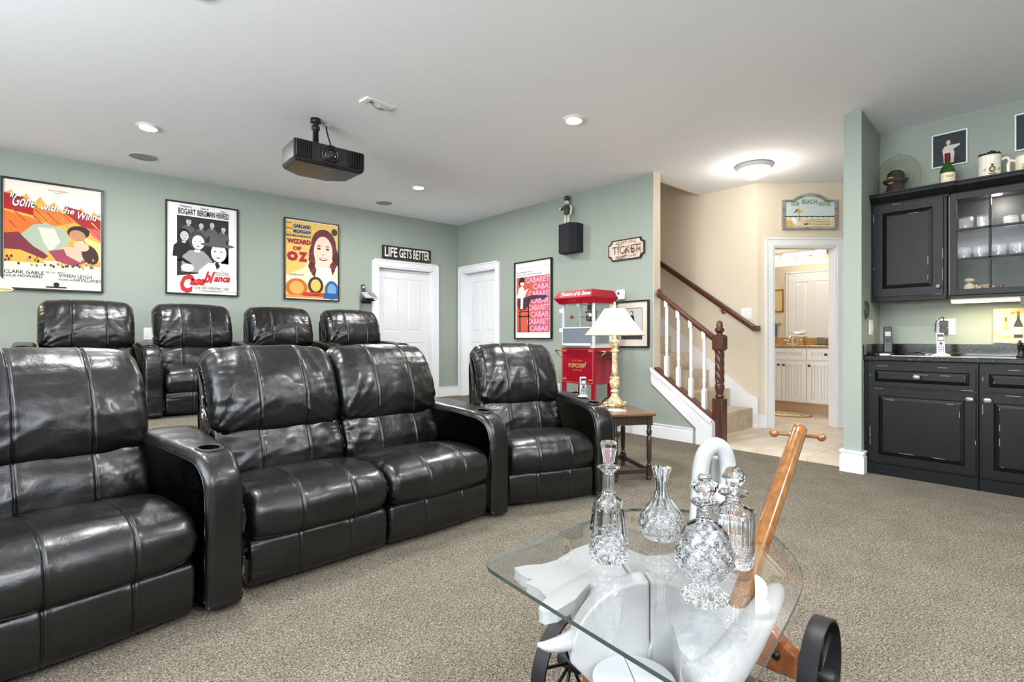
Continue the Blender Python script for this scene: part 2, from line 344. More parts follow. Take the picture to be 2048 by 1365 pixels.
def cased_door(name, M, x0, x1, z0, top, leaf=True, depth=.09, cw=.09, knob=None):
    """casing, jamb and leaf of one doorway; M maps its wall frame to the world"""
    b = MB(); b.M = M
    for (a, c, e, f) in ((x0-cw, x0, z0, top+cw), (x1, x1+cw, z0, top+cw), (x0, x1, top, top+cw)):
        b.box(a, c, -.018, 0, e, f, WHITE)
    b.box(x0-cw, x0-cw+.02, -.028, -.018, z0, top+cw, WHITE); b.box(x1+cw-.02, x1+cw, -.028, -.018, z0, top+cw, WHITE); b.box(x0-cw, x1+cw, -.028, -.018, top+cw-.02, top+cw, WHITE)
    b.box(x0-.001, x0+.018, -.01, .12, z0, top, WHITE); b.box(x1-.018, x1+.001, -.01, .12, z0, top, WHITE); b.box(x0, x1, -.01, .12, top-.018, top+.001, WHITE)
    o = struct(b.build(name, bevel=.003))
    if leaf:
        b = MB(); b.M = M @ Matrix.Translation((x0+.02, depth, 0)); door_panels(b, x1-x0-.04, z0+.008, top-z0-.03, 0, DOORW, False)
        q = b.build('door_leaf', bevel=.004); q.parent = o
    return o
cased_door('door_1', T(0, YA), 3.36, 4.24, PZ, 2.01)
cased_door('door_2', MBW, -6.50, -5.71, PZ, 2.01)
cased_door('door_3', MDW, .1716, .8744, TZ, 2.04, leaf=False)
MB6 = Matrix.Translation((6.40, 0, 0)) @ Matrix.Rotation(PI/2, 4, 'Z')    # bathroom wall facing +x: local x -> +Y, local y -> -X
cased_door('door_4', MB6, 3.02, 3.76, TZ, 2.13, depth=-.034, cw=.03)

# ------------------------------------------------------------------ staircase
st = thing('staircase', 'tiled staircase with white twisted balusters, dark rails and newel post', 'staircase', (0, 0, 0))
NS = 11; Y0s, RUN, Z1, RISE = 2.655, .256, .245, .2
for i in range(NS):
    b = MB(); y = Y0s+RUN*i; z = Z1+RISE*i
    b.box(4.83, 5.875, y, y+RUN+.02, (TZ if i == 0 else z-RISE), z, STEPT)
    for k in range(3): b.box(4.83+.35*k, 4.833+.35*k, y-.0005, y+RUN, (TZ if i == 0 else z-RISE), z+.0005, WORN)
    b.build('step', st)
b = MB(); b.M = T(5.875, 0, 0, WB)
sl = RISE/RUN
b.prism([(-2.60, TZ), (-2.60, .36), (-2.70, .40), (-5.5, .40+2.8*sl), (-5.5, TZ)], 0, .022, WHITE); b.build('skirt_board', st)
# stringer, cap and shoe rail on the knee wall
b = MB(); b.M = MBW
P = lambda u, v: (lambda q: (-q.y, q.z))(onx(u, v, XB-.01))
so = [P(1302, 738), P(1423, 843.7), (P(1423, 843)[0], .0), (P(1392, 857)[0], .0), P(1392.5, 857), P(1303.4, 767)]
b.prism(so, -.022, 0, WHITE)
x1, z1 = P(1302, 738); x2, z2 = P(1423, 843.7)
for (o_, y_, t_) in ((.0, -.034, .02), (-.03, -.027, .006)): b.prism([(x1, z1+o_), (x2, z2+o_), (x2, z2+o_-t_), (x1, z1+o_-t_)], y_, -.02, WHITE)
b.box(x2-.001, x2+.012, -.03, .13, 0, z2-.01, WHITE)
b.build('stringer', st, bevel=.002)
b = MB(); b.M = MBW
b.prism([(x1-.01, z1+.015), (x2, z2+.012), (x2, z2-.012), (x1-.01, z1-.012)], -.02, .14, WHITE)
b.prism([(x1+.02, z1+.02), (x2, z2+.035), (x2, z2+.01), (x1+.02, z1-.005)], .012, .10, MAHOGY); b.build('shoe_rail', st)
def twist_baluster(b, x, y, z0, z1, mt, r=.017, sq=.019, bl=.20, tl=.07):
    M0 = b.M.copy(); b.M = b.M @ Matrix.Translation((x, y, 0))
    b.box(-sq, sq, -sq, sq, z0-.03, z0+bl-.012, mt)
    b.add([(-sq, -sq, z0+bl-.012), (sq, -sq, z0+bl-.012), (sq, sq, z0+bl-.012), (-sq, sq, z0+bl-.012), (-.008, -.008, z0+bl+.012), (.008, -.008, z0+bl+.012), (.008, .008, z0+bl+.012), (-.008, .008, z0+bl+.012)], [(0, 1, 5, 4), (1, 2, 6, 5), (2, 3, 7, 6), (3, 0, 4, 7)], mt)
    zt = z1-tl-.02
    b.lathe([(.009, z0+bl), (.013, z0+bl+.02), (.017, z0+bl+.09), (.017, z0+bl+.11), (.01, z0+bl+.115), (.014, z0+bl+.125)], mt, seg=16)
    n = 44; za = z0+bl+.12; pr = [(r, za+(zt-za)*i/n) for i in range(n+1)]
    b.lathe(pr, mt, seg=24, fn=lambda rr, z, a: rr*(.86+.16*abs(math.cos(1.5*(a+z*62)))))
    b.lathe([(.014, zt), (.017, zt+.008), (.012, zt+.015), (.012, zt+.02)], mt, seg=16)
    b.box(-sq, sq, -sq, sq, zt+.02, z1+.01, mt); b.M = M0
ry = .055
Q = lambda u, v: (lambda q: (-q.y, q.z))(onx(u, v, XB+ry))
for (u, vb, vt) in ((1333.5, 752, 601), (1357, 774, 622), (1382, 797, 642), (1408.5, 820, 663)):
    xb_, zb_ = Q(u, vb); xt_, zt_ = Q(u, vt); b = MB(); b.M = MBW; twist_baluster(b, xb_, ry, zb_, zt_, WHITE); b.build('baluster', st, angle=40)
def rail(b, p, q, mt, w_=.03, h_=.028):
    d = Vector(q)-Vector(p); prof = [(-w_*.6, -h_), (-w_*.6, -h_*.5), (-w_, -h_*.3), (-w_, h_*.4), (-w_*.6, h_*.9), (0, h_), (w_*.6, h_*.9), (w_, h_*.4), (w_, -h_*.3), (w_*.6, -h_*.5), (w_*.6, -h_)]
    n = len(prof); a = Vector((d.y, -d.x, 0)).normalized(); up = a.cross(d).normalized()
    if up.z < 0: up = -up
    vs = [tuple(Vector(p)+a*x+up*z) for x, z in prof]+[tuple(Vector(q)+a*x+up*z) for x, z in prof]
    b.add(vs, [(i, (i+1) % n, n+(i+1) % n, n+i) for i in range(n)]+[tuple(range(n)), tuple(range(2*n-1, n-1, -1))], mt)
b = MB(); ra = onx(1318, 588, XB+ry); rb = onx(1427, 676, XB+ry); rail(b, ra, rb, MAHOGY); b.build('handrail', st, bevel=.003)
b = MB(); b.lathe([(.0, -.012), (.045, -.012), (.05, -.004), (.05, .002), (.036, .012), (0, .012)], MAHOG, c=(ra.x, ra.y-.005, ra.z+.003), axis='y', seg=28); b.build('rosette', st)
# newel post
b = MB(); nx, ny = XB+.085, 2.475; nz = onx(1437, 642, nx).z; b.M = T(nx, ny, 0, math.radians(0))
s2 = .05; b.box(-s2, s2, -s2, s2, 0, .45, MAHOG)
zb0 = .45; zt0 = nz-.285
b.lathe([(.03, zb0), (.042, zb0+.01), (.042, zb0+.025), (.03, zb0+.035), (.034, zb0+.05), (.045, zb0+.10), (.043, zb0+.13), (.036, zb0+.135), (.04, zb0+.15)], MAHOG, seg=28, fn=lambda r, z, a: r*(1 if z < zb0+.05 else .93+.07*abs(math.cos(5*a))))
n = 60; za = zb0+.15
b.lathe([(.043, za+(zt0-za)*i/n) for i in range(n+1)], MAHOG, seg=48, fn=lambda rr, z, a: rr*(.84+.17*abs(math.cos(2.5*(a+z*16)))))
b.box(-.052, .052, -.052, .052, zt0+.012, zt0+.14, MAHOG)
for (a_, c_) in ((zt0, zt0+.012), (zt0+.14, zt0+.152)): b.box(-.044, .044, -.044, .044, a_, c_, MAHOG)
k = zt0+.152
b.lathe([(.034, k), (.022, k+.012), (.034, k+.025), (.046, k+.045), (.04, k+.06), (.028, k+.07), (.03, k+.09), (.024, k+.12), (.012, k+.133), (0, k+.135)], MAHOG, seg=28)
b.build('newel_post', st, bevel=.004, angle=40)
# wall handrail on the far side
hr = thing('wall_handrail', 'dark wooden handrail fixed to the tan wall above the tiled stairs', 'handrail', (0, 0, 0))
pa = onx(1509, 657, 5.83); pb = onx(1318, 525, 5.83); pb = pa+(pb-pa)*1.25
b = MB(); rail(b, pb, pa, MAHOGY, .028, .03); b.box(pa.x-.03, pa.x+.07, pa.y-.035, pa.y+.01, pa.z-.03, pa.z+.028, MAHOGY); b.build('rail', hr, bevel=.004)
for f in (.32,):
    q = pa+(pb-pa)*f*.8; b = MB(); b.tube([(q.x, q.y, q.z-.02), (q.x, q.y, q.z-.06), (q.x+.03, q.y, q.z-.075), (q.x+.068, q.y, q.z-.075)], .009, BRASS, sub=4); b.lathe([(.028, 0), (.028, -.006), (0, -.006)], BRASS, c=(5.9, q.y, q.z-.075), axis='x'); b.build('bracket', hr)

def plate(name, label, cat, M, x, z, w_, h_, kind='switch', n=2, d=.006):
    t = thing(name, label, cat); b = MB(); b.M = M; b.box(x-w_/2, x+w_/2, -d, 0, z-h_/2, z+h_/2, PLAST); b.build('face_plate', t, bevel=.002)
    for i in range(n):
        cx = x+(i-(n-1)/2)*w_/(n+.1) if kind == 'switch' else x
        b = MB(); b.M = M
        if kind == 'switch': b.box(cx-.012*min(1, w_/.07), cx+.012*min(1, w_/.07), -d-.004, -d+.001, z-h_*.28, z+h_*.28, LGR if 0 else PLAST); b.build('rocker', t, bevel=.001)
        else:
            zz = z+(i-.5)*h_*.4; b.box(cx-.014, cx+.014, -d-.002, -d+.001, zz-.014, zz+.014, LGR); b.box(cx-.007, cx-.004, -d-.003, -d, zz-.005, zz+.005, INK); b.box(cx+.004, cx+.007, -d-.003, -d, zz-.005, zz+.005, INK); b.build('socket', t)
    return t
q = onx(1493, 627, 5.90)
plate('light_switch', 'white double rocker switch plate on tan stairwell wall', 'light switch', T(5.90, 0, 0, WB), -q.y, q.z, .12, .12)
# ------------------------------------------------------------------ reclining theatre seats
def smooth_profile(ctrl, n):
    """closed Catmull-Rom through control points, resampled evenly"""
    m = len(ctrl); pts = []
    for i in range(m):
        a, b_, c, d = [Vector(ctrl[(i+k) % m]) for k in (-1, 0, 1, 2)]
        for j in range(16):
            t = j/16; pts.append(.5*((2*b_)+(c-a)*t+(2*a-5*b_+4*c-d)*t*t+(3*b_-a-3*c+d)*t**3))
    L = [0]
    for i in range(len(pts)): L.append(L[-1]+(pts[(i+1) % len(pts)]-pts[i]).length)
    out = []; k = 0
    for i in range(n):
        s = L[-1]*i/n
        while L[k+1] < s: k += 1
        t = (s-L[k])/(L[k+1]-L[k]); out.append(pts[k].lerp(pts[(k+1) % len(pts)], t))
    return out
def cushion(ctrl, x0, x1, r=.04, puff=.01, seams=(), wr=.004, fan=0, n=110, seed=0, ends=1.0, wfreq=38, xw=None, crease=None):
    """leather cushion: closed profile (y, z) swept in x with rounded, gathered ends and stitched seams"""
    prof = smooth_profile(ctrl, n); W = x1-x0; cx = (x0+x1)/2
    nrm = []
    A = sum(prof[i].x*prof[(i+1) % n].y-prof[(i+1) % n].x*prof[i].y for i in range(n)); sg = 1 if A > 0 else -1
    for i in range(n):
        t = prof[(i+1) % n]-prof[i-1]; nrm.append(Vector((t.y, -t.x)).normalized()*sg)
    xs = [-1+2*i/46 for i in range(47)]; xs = [math.copysign(1-(1-abs(x))**1.25, x) for x in xs]
    for s in seams:
        c = s*2/W
        for d in (0, .0025, .005, .009, .014): xs += [c+d*2/W, c-d*2/W]
    e = r*2/W
    for k in range(1, 7): q = 1-e*(1-math.sin(PI/2*k/7)); xs += [q, -q]
    xs = sorted(set(round(x, 5) for x in xs)); zmin = min(p.y for p in prof); zmax = max(p.y for p in prof)
    vs = []; fs = []
    for x in xs:
        X = x*W/2; de = W/2-abs(X); t = max(0, (r-de)/r); ins = r*(1-math.sqrt(max(0, 1-t*t)))
        for i in range(n):
            p = prof[i]; tt = i/n
            off = -ins+puff*(1-x*x)
            k = wr*(.25+1.3*math.exp(-de/.055))
            off += k*noise.noise(Vector((tt*wfreq+seed*7.1, X*9+seed, 3.3*seed)))
            off += .5*wr*noise.noise(Vector((tt*9+seed, X*11, 8.8+seed)))
            if fan:
                dz = p.y-zmin; dx = W/2-abs(X); a = math.atan2(dz, dx+1e-4); rr = math.hypot(dx, dz)
                rid = 1-abs(noise.noise(Vector((a*4.2+seed*3+(9 if X > 0 else 0), rr*2.5, seed))))*2
                off += fan*max(0, rid)**2*math.exp(-rr/.24)*min(1, rr/.05)
            for s in seams:
                q = abs(X-s); off -= .0055*math.exp(-(q/.004)**2); off += .0016*math.exp(-((q-.009)/.004)**2)
            if crease: off -= crease[1]*math.exp(-((tt-crease[0])/.012)**2)
            q = p+nrm[i]*off; y = q.x; xx = X
            if xw: xx = X*xw(y)
            vs.append((cx+xx, y, q.y))
    m = len(xs)
    for i in range(m-1):
        for j in range(n): k = (j+1) % n; fs.append((i*n+j, (i+1)*n+j, (i+1)*n+k, i*n+k) if sg > 0 else (i*n+j, i*n+k, (i+1)*n+k, (i+1)*n+j))
    a = tuple(range(n)); bq = tuple((m-1)*n+j for j in range(n))
    fs += ([a, bq[::-1]] if sg > 0 else [a[::-1], bq]); fs[-2:] = [f[::-1] for f in fs[-2:]]
    b = MB(); b.add(vs, fs, LEATHER, True); return b
P_FOOT = [(.05, .028), (.012, .034), (-.004, .06), (-.01, .12), (-.008, .18), (.008, .208), (.06, .214), (.10, .19), (.10, .05)]
P_SEAT = [(.04, .212), (-.005, .226), (-.036, .275), (-.03, .335), (.01, .382), (.09, .405), (.25, .408), (.42, .385), (.56, .37), (.60, .32), (.55, .25), (.2, .212)]
P_LUMB = [(.47, .34), (.43, .39), (.432, .46), (.465, .54), (.51, .60), (.60, .62), (.66, .56), (.62, .36)]
P_HEAD = [(.53, .565), (.475, .60), (.468, .70), (.505, .81), (.565, .90), (.64, .955), (.72, .955), (.765, .90), (.745, .78), (.69, .62), (.62, .56)]
P_BASE = [(.12, .03), (.12, .20), (.3, .27), (.6, .42), (.72, .80), (.755, .86), (.80, .80), (.78, .4), (.76, .06), (.70, .03)]
P_ARM = [(.0, .022), (-.028, .06), (-.03, .25), (-.03, .42), (-.012, .505), (.035, .558), (.10, .584), (.22, .598), (.40, .612), (.56, .622), (.66, .60), (.70, .52), (.70, .2), (.68, .03), (.3, .02)]
def seat_parts(t, x0, x1, seed):
    W = x1-x0; sm = (-W*.17, W*.19)
    cushion(P_BASE, x0+.015, x1-.015, .02, .0, wr=.001, n=60, seed=seed).build('base', t)
    cushion(P_FOOT, x0+.008, x1-.008, .018, .006, sm, .003, seed=seed+1, wfreq=30).build('footrest', t)
    cushion(P_SEAT, x0+.002, x1-.002, .05, .018, sm, .0065, seed=seed+2, wfreq=52).build('seat_cushion', t)
    cushion(P_LUMB, x0+.004, x1-.004, .035, .014, sm, .010, seed=seed+3, wfreq=26, fan=.007).build('lumbar_cushion', t)
    cushion(P_HEAD, x0-.004, x1+.004, .075, .022, sm, .0075, fan=.016, seed=seed+4, wfreq=40).build('headrest', t)
HOLE = mat('cup_well_black', (3, 3, 3), .7, spec=.05)
def arm_part(t, x0, x1, spread=0.0, seed=0, cup=True):
    W = x1-x0
    b = cushion(P_ARM, x0, x1, .028, .004, (), .0025, n=260, seed=seed, wfreq=34, xw=lambda y: 1+spread*max(0, y)/.7)
    cx = (x0+x1)/2; zc = .594
    keep = [i for i, f in enumerate(b.f) if len(f) > 4 or not (b.v[f[0]].z > .5 and math.hypot(sum(b.v[k].x for k in f)/4-cx, sum(b.v[k].y for k in f)/4-.125) < .042)]
    b.f = [b.f[i] for i in keep]; b.mi = [b.mi[i] for i in keep]; b.sm = [b.sm[i] for i in keep]
    a = b.build('armrest', t)
    b = MB(); b.M = Matrix.Translation((cx, .125, zc)) @ Matrix.Rotation(math.radians(6.5), 4, 'X')
    b.lathe([(.0, -.07), (.036, -.07), (.0365, .0)], HOLE, seg=36, cap=False); b.lathe([(.0365, -.004), (.0365, .0015), (.040, .0035), (.046, .0025), (.0515, -.003)], IRON, seg=36, cap=False)
    b.build('cup_holder', t)
# front row: left recliner, loveseat, right recliner, joined by wedge arms
WS = .62
a1, a2, a3 = math.radians(10), math.radians(3), math.radians(-19)
t = thing('recliner', 'large black leather recliner at the left edge of the front row, beside a wedge armrest', 'recliner', (.404, 2.19, 0), a1, 'black leather theatre seats')
seat_parts(t, -WS-.02, 0, 1); arm_part(t, -WS-.02-.15, -WS-.02, 0, 11)
b_ = t; arm_part(t, .022, .155, 1.1, 12)
t = thing('loveseat', 'black leather reclining loveseat with two headrests in the middle of the front row', 'loveseat', (.585, 2.258, 0), a2, 'black leather theatre seats')
seat_parts(t, 0, .635, 20); seat_parts(t, .637, 1.272, 30); arm_part(t, 1.282, 1.415, 1.25, 13)
t = thing('recliner', 'black leather recliner at the right end of the front row, beside the lamp table', 'recliner', (2.035, 2.375, 0), a3, 'black leather theatre seats')
seat_parts(t, 0, .60, 40); arm_part(t, .604, .738, 0, 14)
# back row on the riser
LB = ['back row black leather recliner farthest left, below the reddish orange poster', 'back row black leather recliner below the black and white poster with red script',
      'back row black leather recliner below the yellow poster', 'back row black leather recliner nearest the white door']
CX = [.245, 1.02, 1.80, 2.582]
t0 = thing('recliner', LB[0], 'recliner', (CX[0]-.315, 5.12, RZ), 0, 'black leather theatre seats')
seat_parts(t0, 0, .63, 60); arm_part(t0, .636, .77, 0, 61)
for i in range(1, 4): dup(t0, (CX[i]-.315, 5.12, RZ), 0, LB[i])
arm_part(t0, -.15, -.006, 0, 62)
# ------------------------------------------------------------------ pictures and signs on the walls
def C(r, g, b_, rough=.6): return mat('print_%02x%02x%02x' % (r, g, b_), (r, g, b_), rough, spec=.3)
def wallthing(name, label, cat, M, xa, xb, za, group=None):
    """Empty at the bottom middle of a wall-hung thing; returns it with its size"""
    p = M @ Vector(((xa+xb)/2, 0, za)); rz = M.to_euler().z
    return thing(name, label, cat, p, rz, group)
def frame_part(t, w_, h_, fw, d, mt, name='frame', bevel=.002, back=.002):
    b = MB(); a = w_/2
    for (x0, x1, z0, z1) in ((-a, -a+fw, 0, h_), (a-fw, a, 0, h_), (-a+fw, a-fw, 0, fw), (-a+fw, a-fw, h_-fw, h_)): b.box(x0, x1, -d, -back, z0, z1, mt)
    b.box(-a+fw*.5, a-fw*.5, -d*.35, -back, fw*.5, h_-fw*.5, mt); return b.build(name, t, bevel=bevel)
def person(b, x, z, s, y, shirt, skin, hair, hat=None, flip=1):
    """plain head-and-shoulders figure"""
    f = flip
    b.flat([(x-f*.55*s, z-.9*s), (x-f*.5*s, z-.3*s), (x-f*.25*s, z-.05*s), (x+f*.2*s, z-.05*s), (x+f*.5*s, z-.35*s), (x+f*.6*s, z-.9*s)][::f], y, shirt)
    b.rect(x-.1*s, x+.1*s, z-.12*s, z+.1*s, y-.0002, skin); b.ell(x, z+.34*s, .29*s, .37*s, y-.0003, hair); b.ell(x+f*.03*s, z+.27*s, .21*s, .28*s, y-.0005, skin)
    for e in (-.07, .1): b.ell(x+f*e*s, z+.31*s, .03*s, .016*s, y-.0007, INK, 8)
    b.ell(x+f*.02*s, z+.12*s, .06*s, .018*s, y-.0007, C(120, 60, 56), 8)
    if hat: b.ell(x, z+.50*s, .46*s, .06*s, y-.0008, hat); b.flat([(x-.24*s, z+.5*s), (x-.2*s, z+.78*s), (x+.2*s, z+.78*s), (x+.24*s, z+.5*s)], y-.0009, hat)
MWA = T(0, YA)
def poly_on(M, uv, off=0):
    """picture corners -> (xa, xb, za, zb) on a wall frame"""
    out = []
    for u, v in uv:
        r = Vector(ray(u, v)); Mi = M.inverted(); o = Mi @ Vector((0, 0, CH)); d = Mi.to_3x3() @ r; k = -o.y/d.y; q = o+d*k; out.append((q.x, q.z))
    return out
rnd = random.Random(3)
# 1: epic romance poster
(xa, za), (xb, zb) = poly_on(MWA, [(1, 577), (206.5, 384)]); _, (_, z2) = poly_on(MWA, [(0, 0), (1, 350)]); zb = (zb+z2)/2; (_, zq), = poly_on(MWA, [(204, 588)]); za = (za+zq)/2
w_, h_ = xb-xa, zb-za
t = wallthing('movie_poster', 'framed colour poster in red, orange and yellow with white lettering, leftmost on the back wall', 'poster', MWA, xa, xb, za, 'framed posters on the back wall')
frame_part(t, w_, h_, .018, .03, BLK)
b = MB(); X = lambda a: -w_/2+a*w_; Z = lambda c: c*h_; y = -.0135
b.rect(X(.0), X(1), Z(0), Z(1), y, C(236, 229, 220)); y -= .0004
top = [(.03, .86)]; 
for i in range(1, 15): top.append((.03+.94*i/14, .86-.14*i/14+(.035 if i % 2 else -.02)*(1+.6*rnd.random())))
b.flat([(X(.03), Z(.22))]+[(X(.97), Z(.22))]+[(X(a), Z(c)) for a, c in reversed(top)], y, C(232, 168, 72)); y -= .0003
for (pts, c) in (([(.03, .86), (.18, .85), (.34, .76), (.30, .68), (.03, .72)], (170, 30, 34)), ([(.60, .80), (.75, .78), (.97, .70), (.97, .5), (.80, .62), (.62, .70)], (164, 36, 44)), ([(.03, .70), (.28, .66), (.5, .58), (.3, .46), (.03, .42)], (220, 110, 44)),
                 ([(.30, .76), (.6, .74), (.72, .66), (.5, .6), (.3, .66)], (206, 120, 50)), ([(.03, .5), (.2, .5), (.32, .42), (.2, .36), (.03, .36)], (240, 190, 80)), ([(.7, .55), (.97, .48), (.97, .3), (.8, .36)], (236, 206, 130)), ([(.84, .62), (.97, .6), (.97, .5), (.88, .55)], (196, 80, 96))):
    b.flat([(X(a), Z(c_)) for a, c_ in pts][::-1], y, C(*c)); y -= .00005
for i in range(26):
    a = .04+.86*rnd.random(); c_ = .45+.33*rnd.random()*(1-.3*a); L = .05+.08*rnd.random(); b.flat([(X(a), Z(c_)), (X(a+L), Z(c_-L*.8)), (X(min(.97, a+L+.012)), Z(c_-L*.8)), (X(a+.012), Z(c_+.004))], y-.0001, C(*rnd.choice([(190, 50, 40), (244, 200, 90), (214, 120, 60), (150, 60, 40), (232, 150, 60)])))
y -= .0004
b.flat([(X(a), Z(c_)) for a, c_ in [(.03, .5), (.16, .52), (.30, .42), (.44, .32), (.40, .29), (.18, .36), (.03, .36)]][::-1], y, C(118, 44, 58)); y -= .0002
b.flat([(X(a), Z(c_)) for a, c_ in [(.18, .5), (.30, .60), (.42, .62), (.60, .58), (.66, .48), (.58, .40), (.42, .34), (.30, .40)]][::-1], y, C(164, 176, 156))
b.flat([(X(a), Z(c_)) for a, c_ in [(.34, .58), (.50, .58), (.56, .46), (.46, .36), (.40, .44)]][::-1], y-.0001, C(206, 208, 192)); y -= .0003
b.ell(X(.74), Z(.565), .115*w_, .062*h_, y, C(46, 36, 34), rot=.1); b.ell(X(.73), Z(.535), .085*w_, .05*h_, y-.0002, C(186, 132, 100), rot=-.3)
b.flat([(X(a), Z(c_)) for a, c_ in [(.44, .37), (.62, .40), (.74, .36), (.80, .28), (.70, .24), (.52, .28)]][::-1], y, C(150, 66, 84)); b.flat([(X(a), Z(c_)) for a, c_ in [(.58, .42), (.74, .42), (.80, .34), (.76, .28), (.62, .34)]][::-1], y-.0001, C(222, 178, 160))
b.ell(X(.86), Z(.36), .085*w_, .095*h_, y-.0002, C(66, 40, 38), rot=.3); b.ell(X(.77), Z(.435), .08*w_, .045*h_, y-.0003, C(226, 184, 160), rot=-.3)
b.rect(X(.03), X(.97), Z(.20), Z(.25), y, C(226, 216, 196)); b.rect(X(.40), X(.56), Z(.235), Z(.275), y-.0004, C(238, 238, 230))
for i in range(40):
    a = rnd.choice([rnd.uniform(.04, .38), rnd.uniform(.8, .95), rnd.uniform(.3, .8)]); c_ = .225+.09*rnd.random()*(1 if a < .4 or a > .8 else .3); b.ell(X(a), Z(c_), .012*w_, .014*h_, y-.0005-.00001*i, C(*rnd.choice([(50, 38, 36), (90, 60, 50), (120, 130, 70), (150, 150, 90)])), 7)
b.build('print', t)
b = MB(); y -= .001
b.text('DAVID O. SELZNICK', X(.44), Z(.925), .19*w_, .012*h_, y, C(150, 40, 50)); b.text('presenta', X(.5), Z(.905), .08*w_, .01*h_, y, C(150, 60, 70))
b.build('small_lettering', t); b = MB()
for k, (c, bo) in enumerate(((INK, .045), (C(250, 250, 246), .012))):
    b.text('"Gone', X(.06)-k*.002, Z(.745)+k*.003, .25*w_, .115*h_, y-.0004*k, c, shear=.25, bold=bo, arc=0); b.text('with', X(.36), Z(.735)+k*.003, .17*w_, .06*h_, y-.0004*k, c, shear=.25, bold=bo); b.text('the', X(.56), Z(.728)+k*.003, .13*w_, .06*h_, y-.0004*k, c, shear=.25, bold=bo); b.text('Wind"', X(.71), Z(.69)+k*.003, .24*w_, .075*h_, y-.0004*k, c, shear=.25, bold=bo)
b.build('title_lettering', t); b = MB()
for (st_, a, c_, ww, hh) in (('CLARK GABLE', .03, .145, .37, .032), ('LESLIE', .03, .115, .11, .02), ('HOWARD', .155, .112, .23, .028), ('VIA COL VENTO', .41, .165, .2, .014), ('VIVIEN LEIGH', .54, .132, .34, .032), ('OLIVIA de', .54, .102, .14, .018), ('HAVILLAND', .69, .098, .28, .03)):
    b.text(st_, X(a), Z(c_), ww*w_, hh*h_, y, INK, bold=.01)
b.build('name_lettering', t); b = MB(); b.lathe([(0, 0), (.03*w_, 0)], INK, c=(X(.52), y, Z(.06)), axis='y', smooth=False, cap=False); b.rect(X(.42), X(.62), Z(.03), Z(.042), y, INK)
b.build('studio_emblem', t)
# 2: black and white poster with red script
(xa, za), (xb, zb) = poly_on(MWA, [(330, 588.5), (475.5, 420)]); (_, z2), (_, z3) = poly_on(MWA, [(326, 398.5), (477, 593.5)]); zb = (zb+z2)/2; za = (za+z3)/2
w_, h_ = xb-xa, zb-za
t = wallthing('movie_poster', 'framed black and white poster with big red script lettering on the back wall', 'poster', MWA, xa, xb, za, 'framed posters on the back wall')
frame_part(t, w_, h_, .016, .03, BLK)
b = MB(); X = lambda a: -w_/2+a*w_; Z = lambda c: c*h_; y = -.0135
G = lambda g: C(g, g-2, g-2)
b.rect(X(0), X(1), 0, h_, y, C(240, 240, 242)); y -= .0004; b.rect(X(.15), X(.86), Z(.36), Z(.85), y, G(48)); b.flat([(X(.15), Z(.20)), (X(.5), Z(.24)), (X(.86), Z(.5)), (X(.86), Z(.36)), (X(.15), Z(.36))][:3]+[(X(.86), Z(.37)), (X(.15), Z(.37))], y, G(48)); y -= .0003
for (a, c_, s_) in ((.30, .76, .13), (.47, .73, .12), (.62, .75, .12), (.78, .72, .12)): person(b, X(a), Z(c_), s_*w_*1.3, y, G(90), G(186), G(40), G(60) if a in (.3, .78) else None); y -= .0012
person(b, X(.24), Z(.58), .27*w_, y, G(30), G(196), G(28)); y -= .0012
person(b, X(.42), Z(.50), .40*w_, y, G(150), G(222), G(70)); y -= .0012
person(b, X(.70), Z(.38), .52*w_, y, G(226), G(218), G(40), G(92)); y -= .0012
b.flat([(X(.18), Z(.42)), (X(.34), Z(.34)), (X(.33), Z(.31)), (X(.17), Z(.385))], y, G(20)); b.ell(X(.29), Z(.29), .09*w_, .045*h_, y-.0001, G(206)); y -= .0003
b.flat([(X(.66), Z(.36)), (X(.70), Z(.38)), (X(.735), Z(.33)), (X(.69), Z(.29))], y, G(30))
b.build('print', t); b = MB(); y -= .0008
b.text('BOGART', X(.165), Z(.865), .23*w_, .065*h_, y, INK, bold=.015); b.text('BERGMAN', X(.42), Z(.865), .24*w_, .065*h_, y, INK, bold=.015); b.text('HENREID', X(.68), Z(.865), .18*w_, .065*h_, y, INK, bold=.015)
b.text('Humphrey', X(.18), Z(.935), .16*w_, .03*h_, y, INK, shear=.3); b.text('Ingrid', X(.46), Z(.935), .10*w_, .028*h_, y, INK, shear=.3); b.text('Paul', X(.74), Z(.935), .07*w_, .022*h_, y, INK, shear=.3)
b.build('name_lettering', t); b = MB(); RD = C(190, 44, 50)
b.text('C', X(.17), Z(.02), .17*w_, .20*h_, y, RD, shear=.12, bold=.05); b.text('asa', X(.31), Z(.105), .2*w_, .075*h_, y, RD, shear=.3, bold=.05); b.text('bl', X(.50), Z(.135), .11*w_, .13*h_, y, RD, shear=.3, bold=.05); b.text('anca', X(.64), Z(.155), .23*w_, .06*h_, y, RD, shear=.3, bold=.05)
b.build('title_lettering', t); b = MB(); b.text('A', X(.75), Z(.275), .02*w_, .012*h_, y, INK); b.text('HAL B. WALLIS', X(.66), Z(.25), .2*w_, .018*h_, y, INK); b.text('PRODUCTION', X(.67), Z(.225), .2*w_, .018*h_, y, INK)
b.build('credit_lettering', t); b = MB(); b.text('RAINS  VEIDT GREENSTREET  LORRE', X(.38), Z(.065), .48*w_, .028*h_, y, INK); b.text('Directed by MICHAEL CURTIZ', X(.48), Z(.038), .28*w_, .014*h_, y, INK)
b.build('lettering', t)
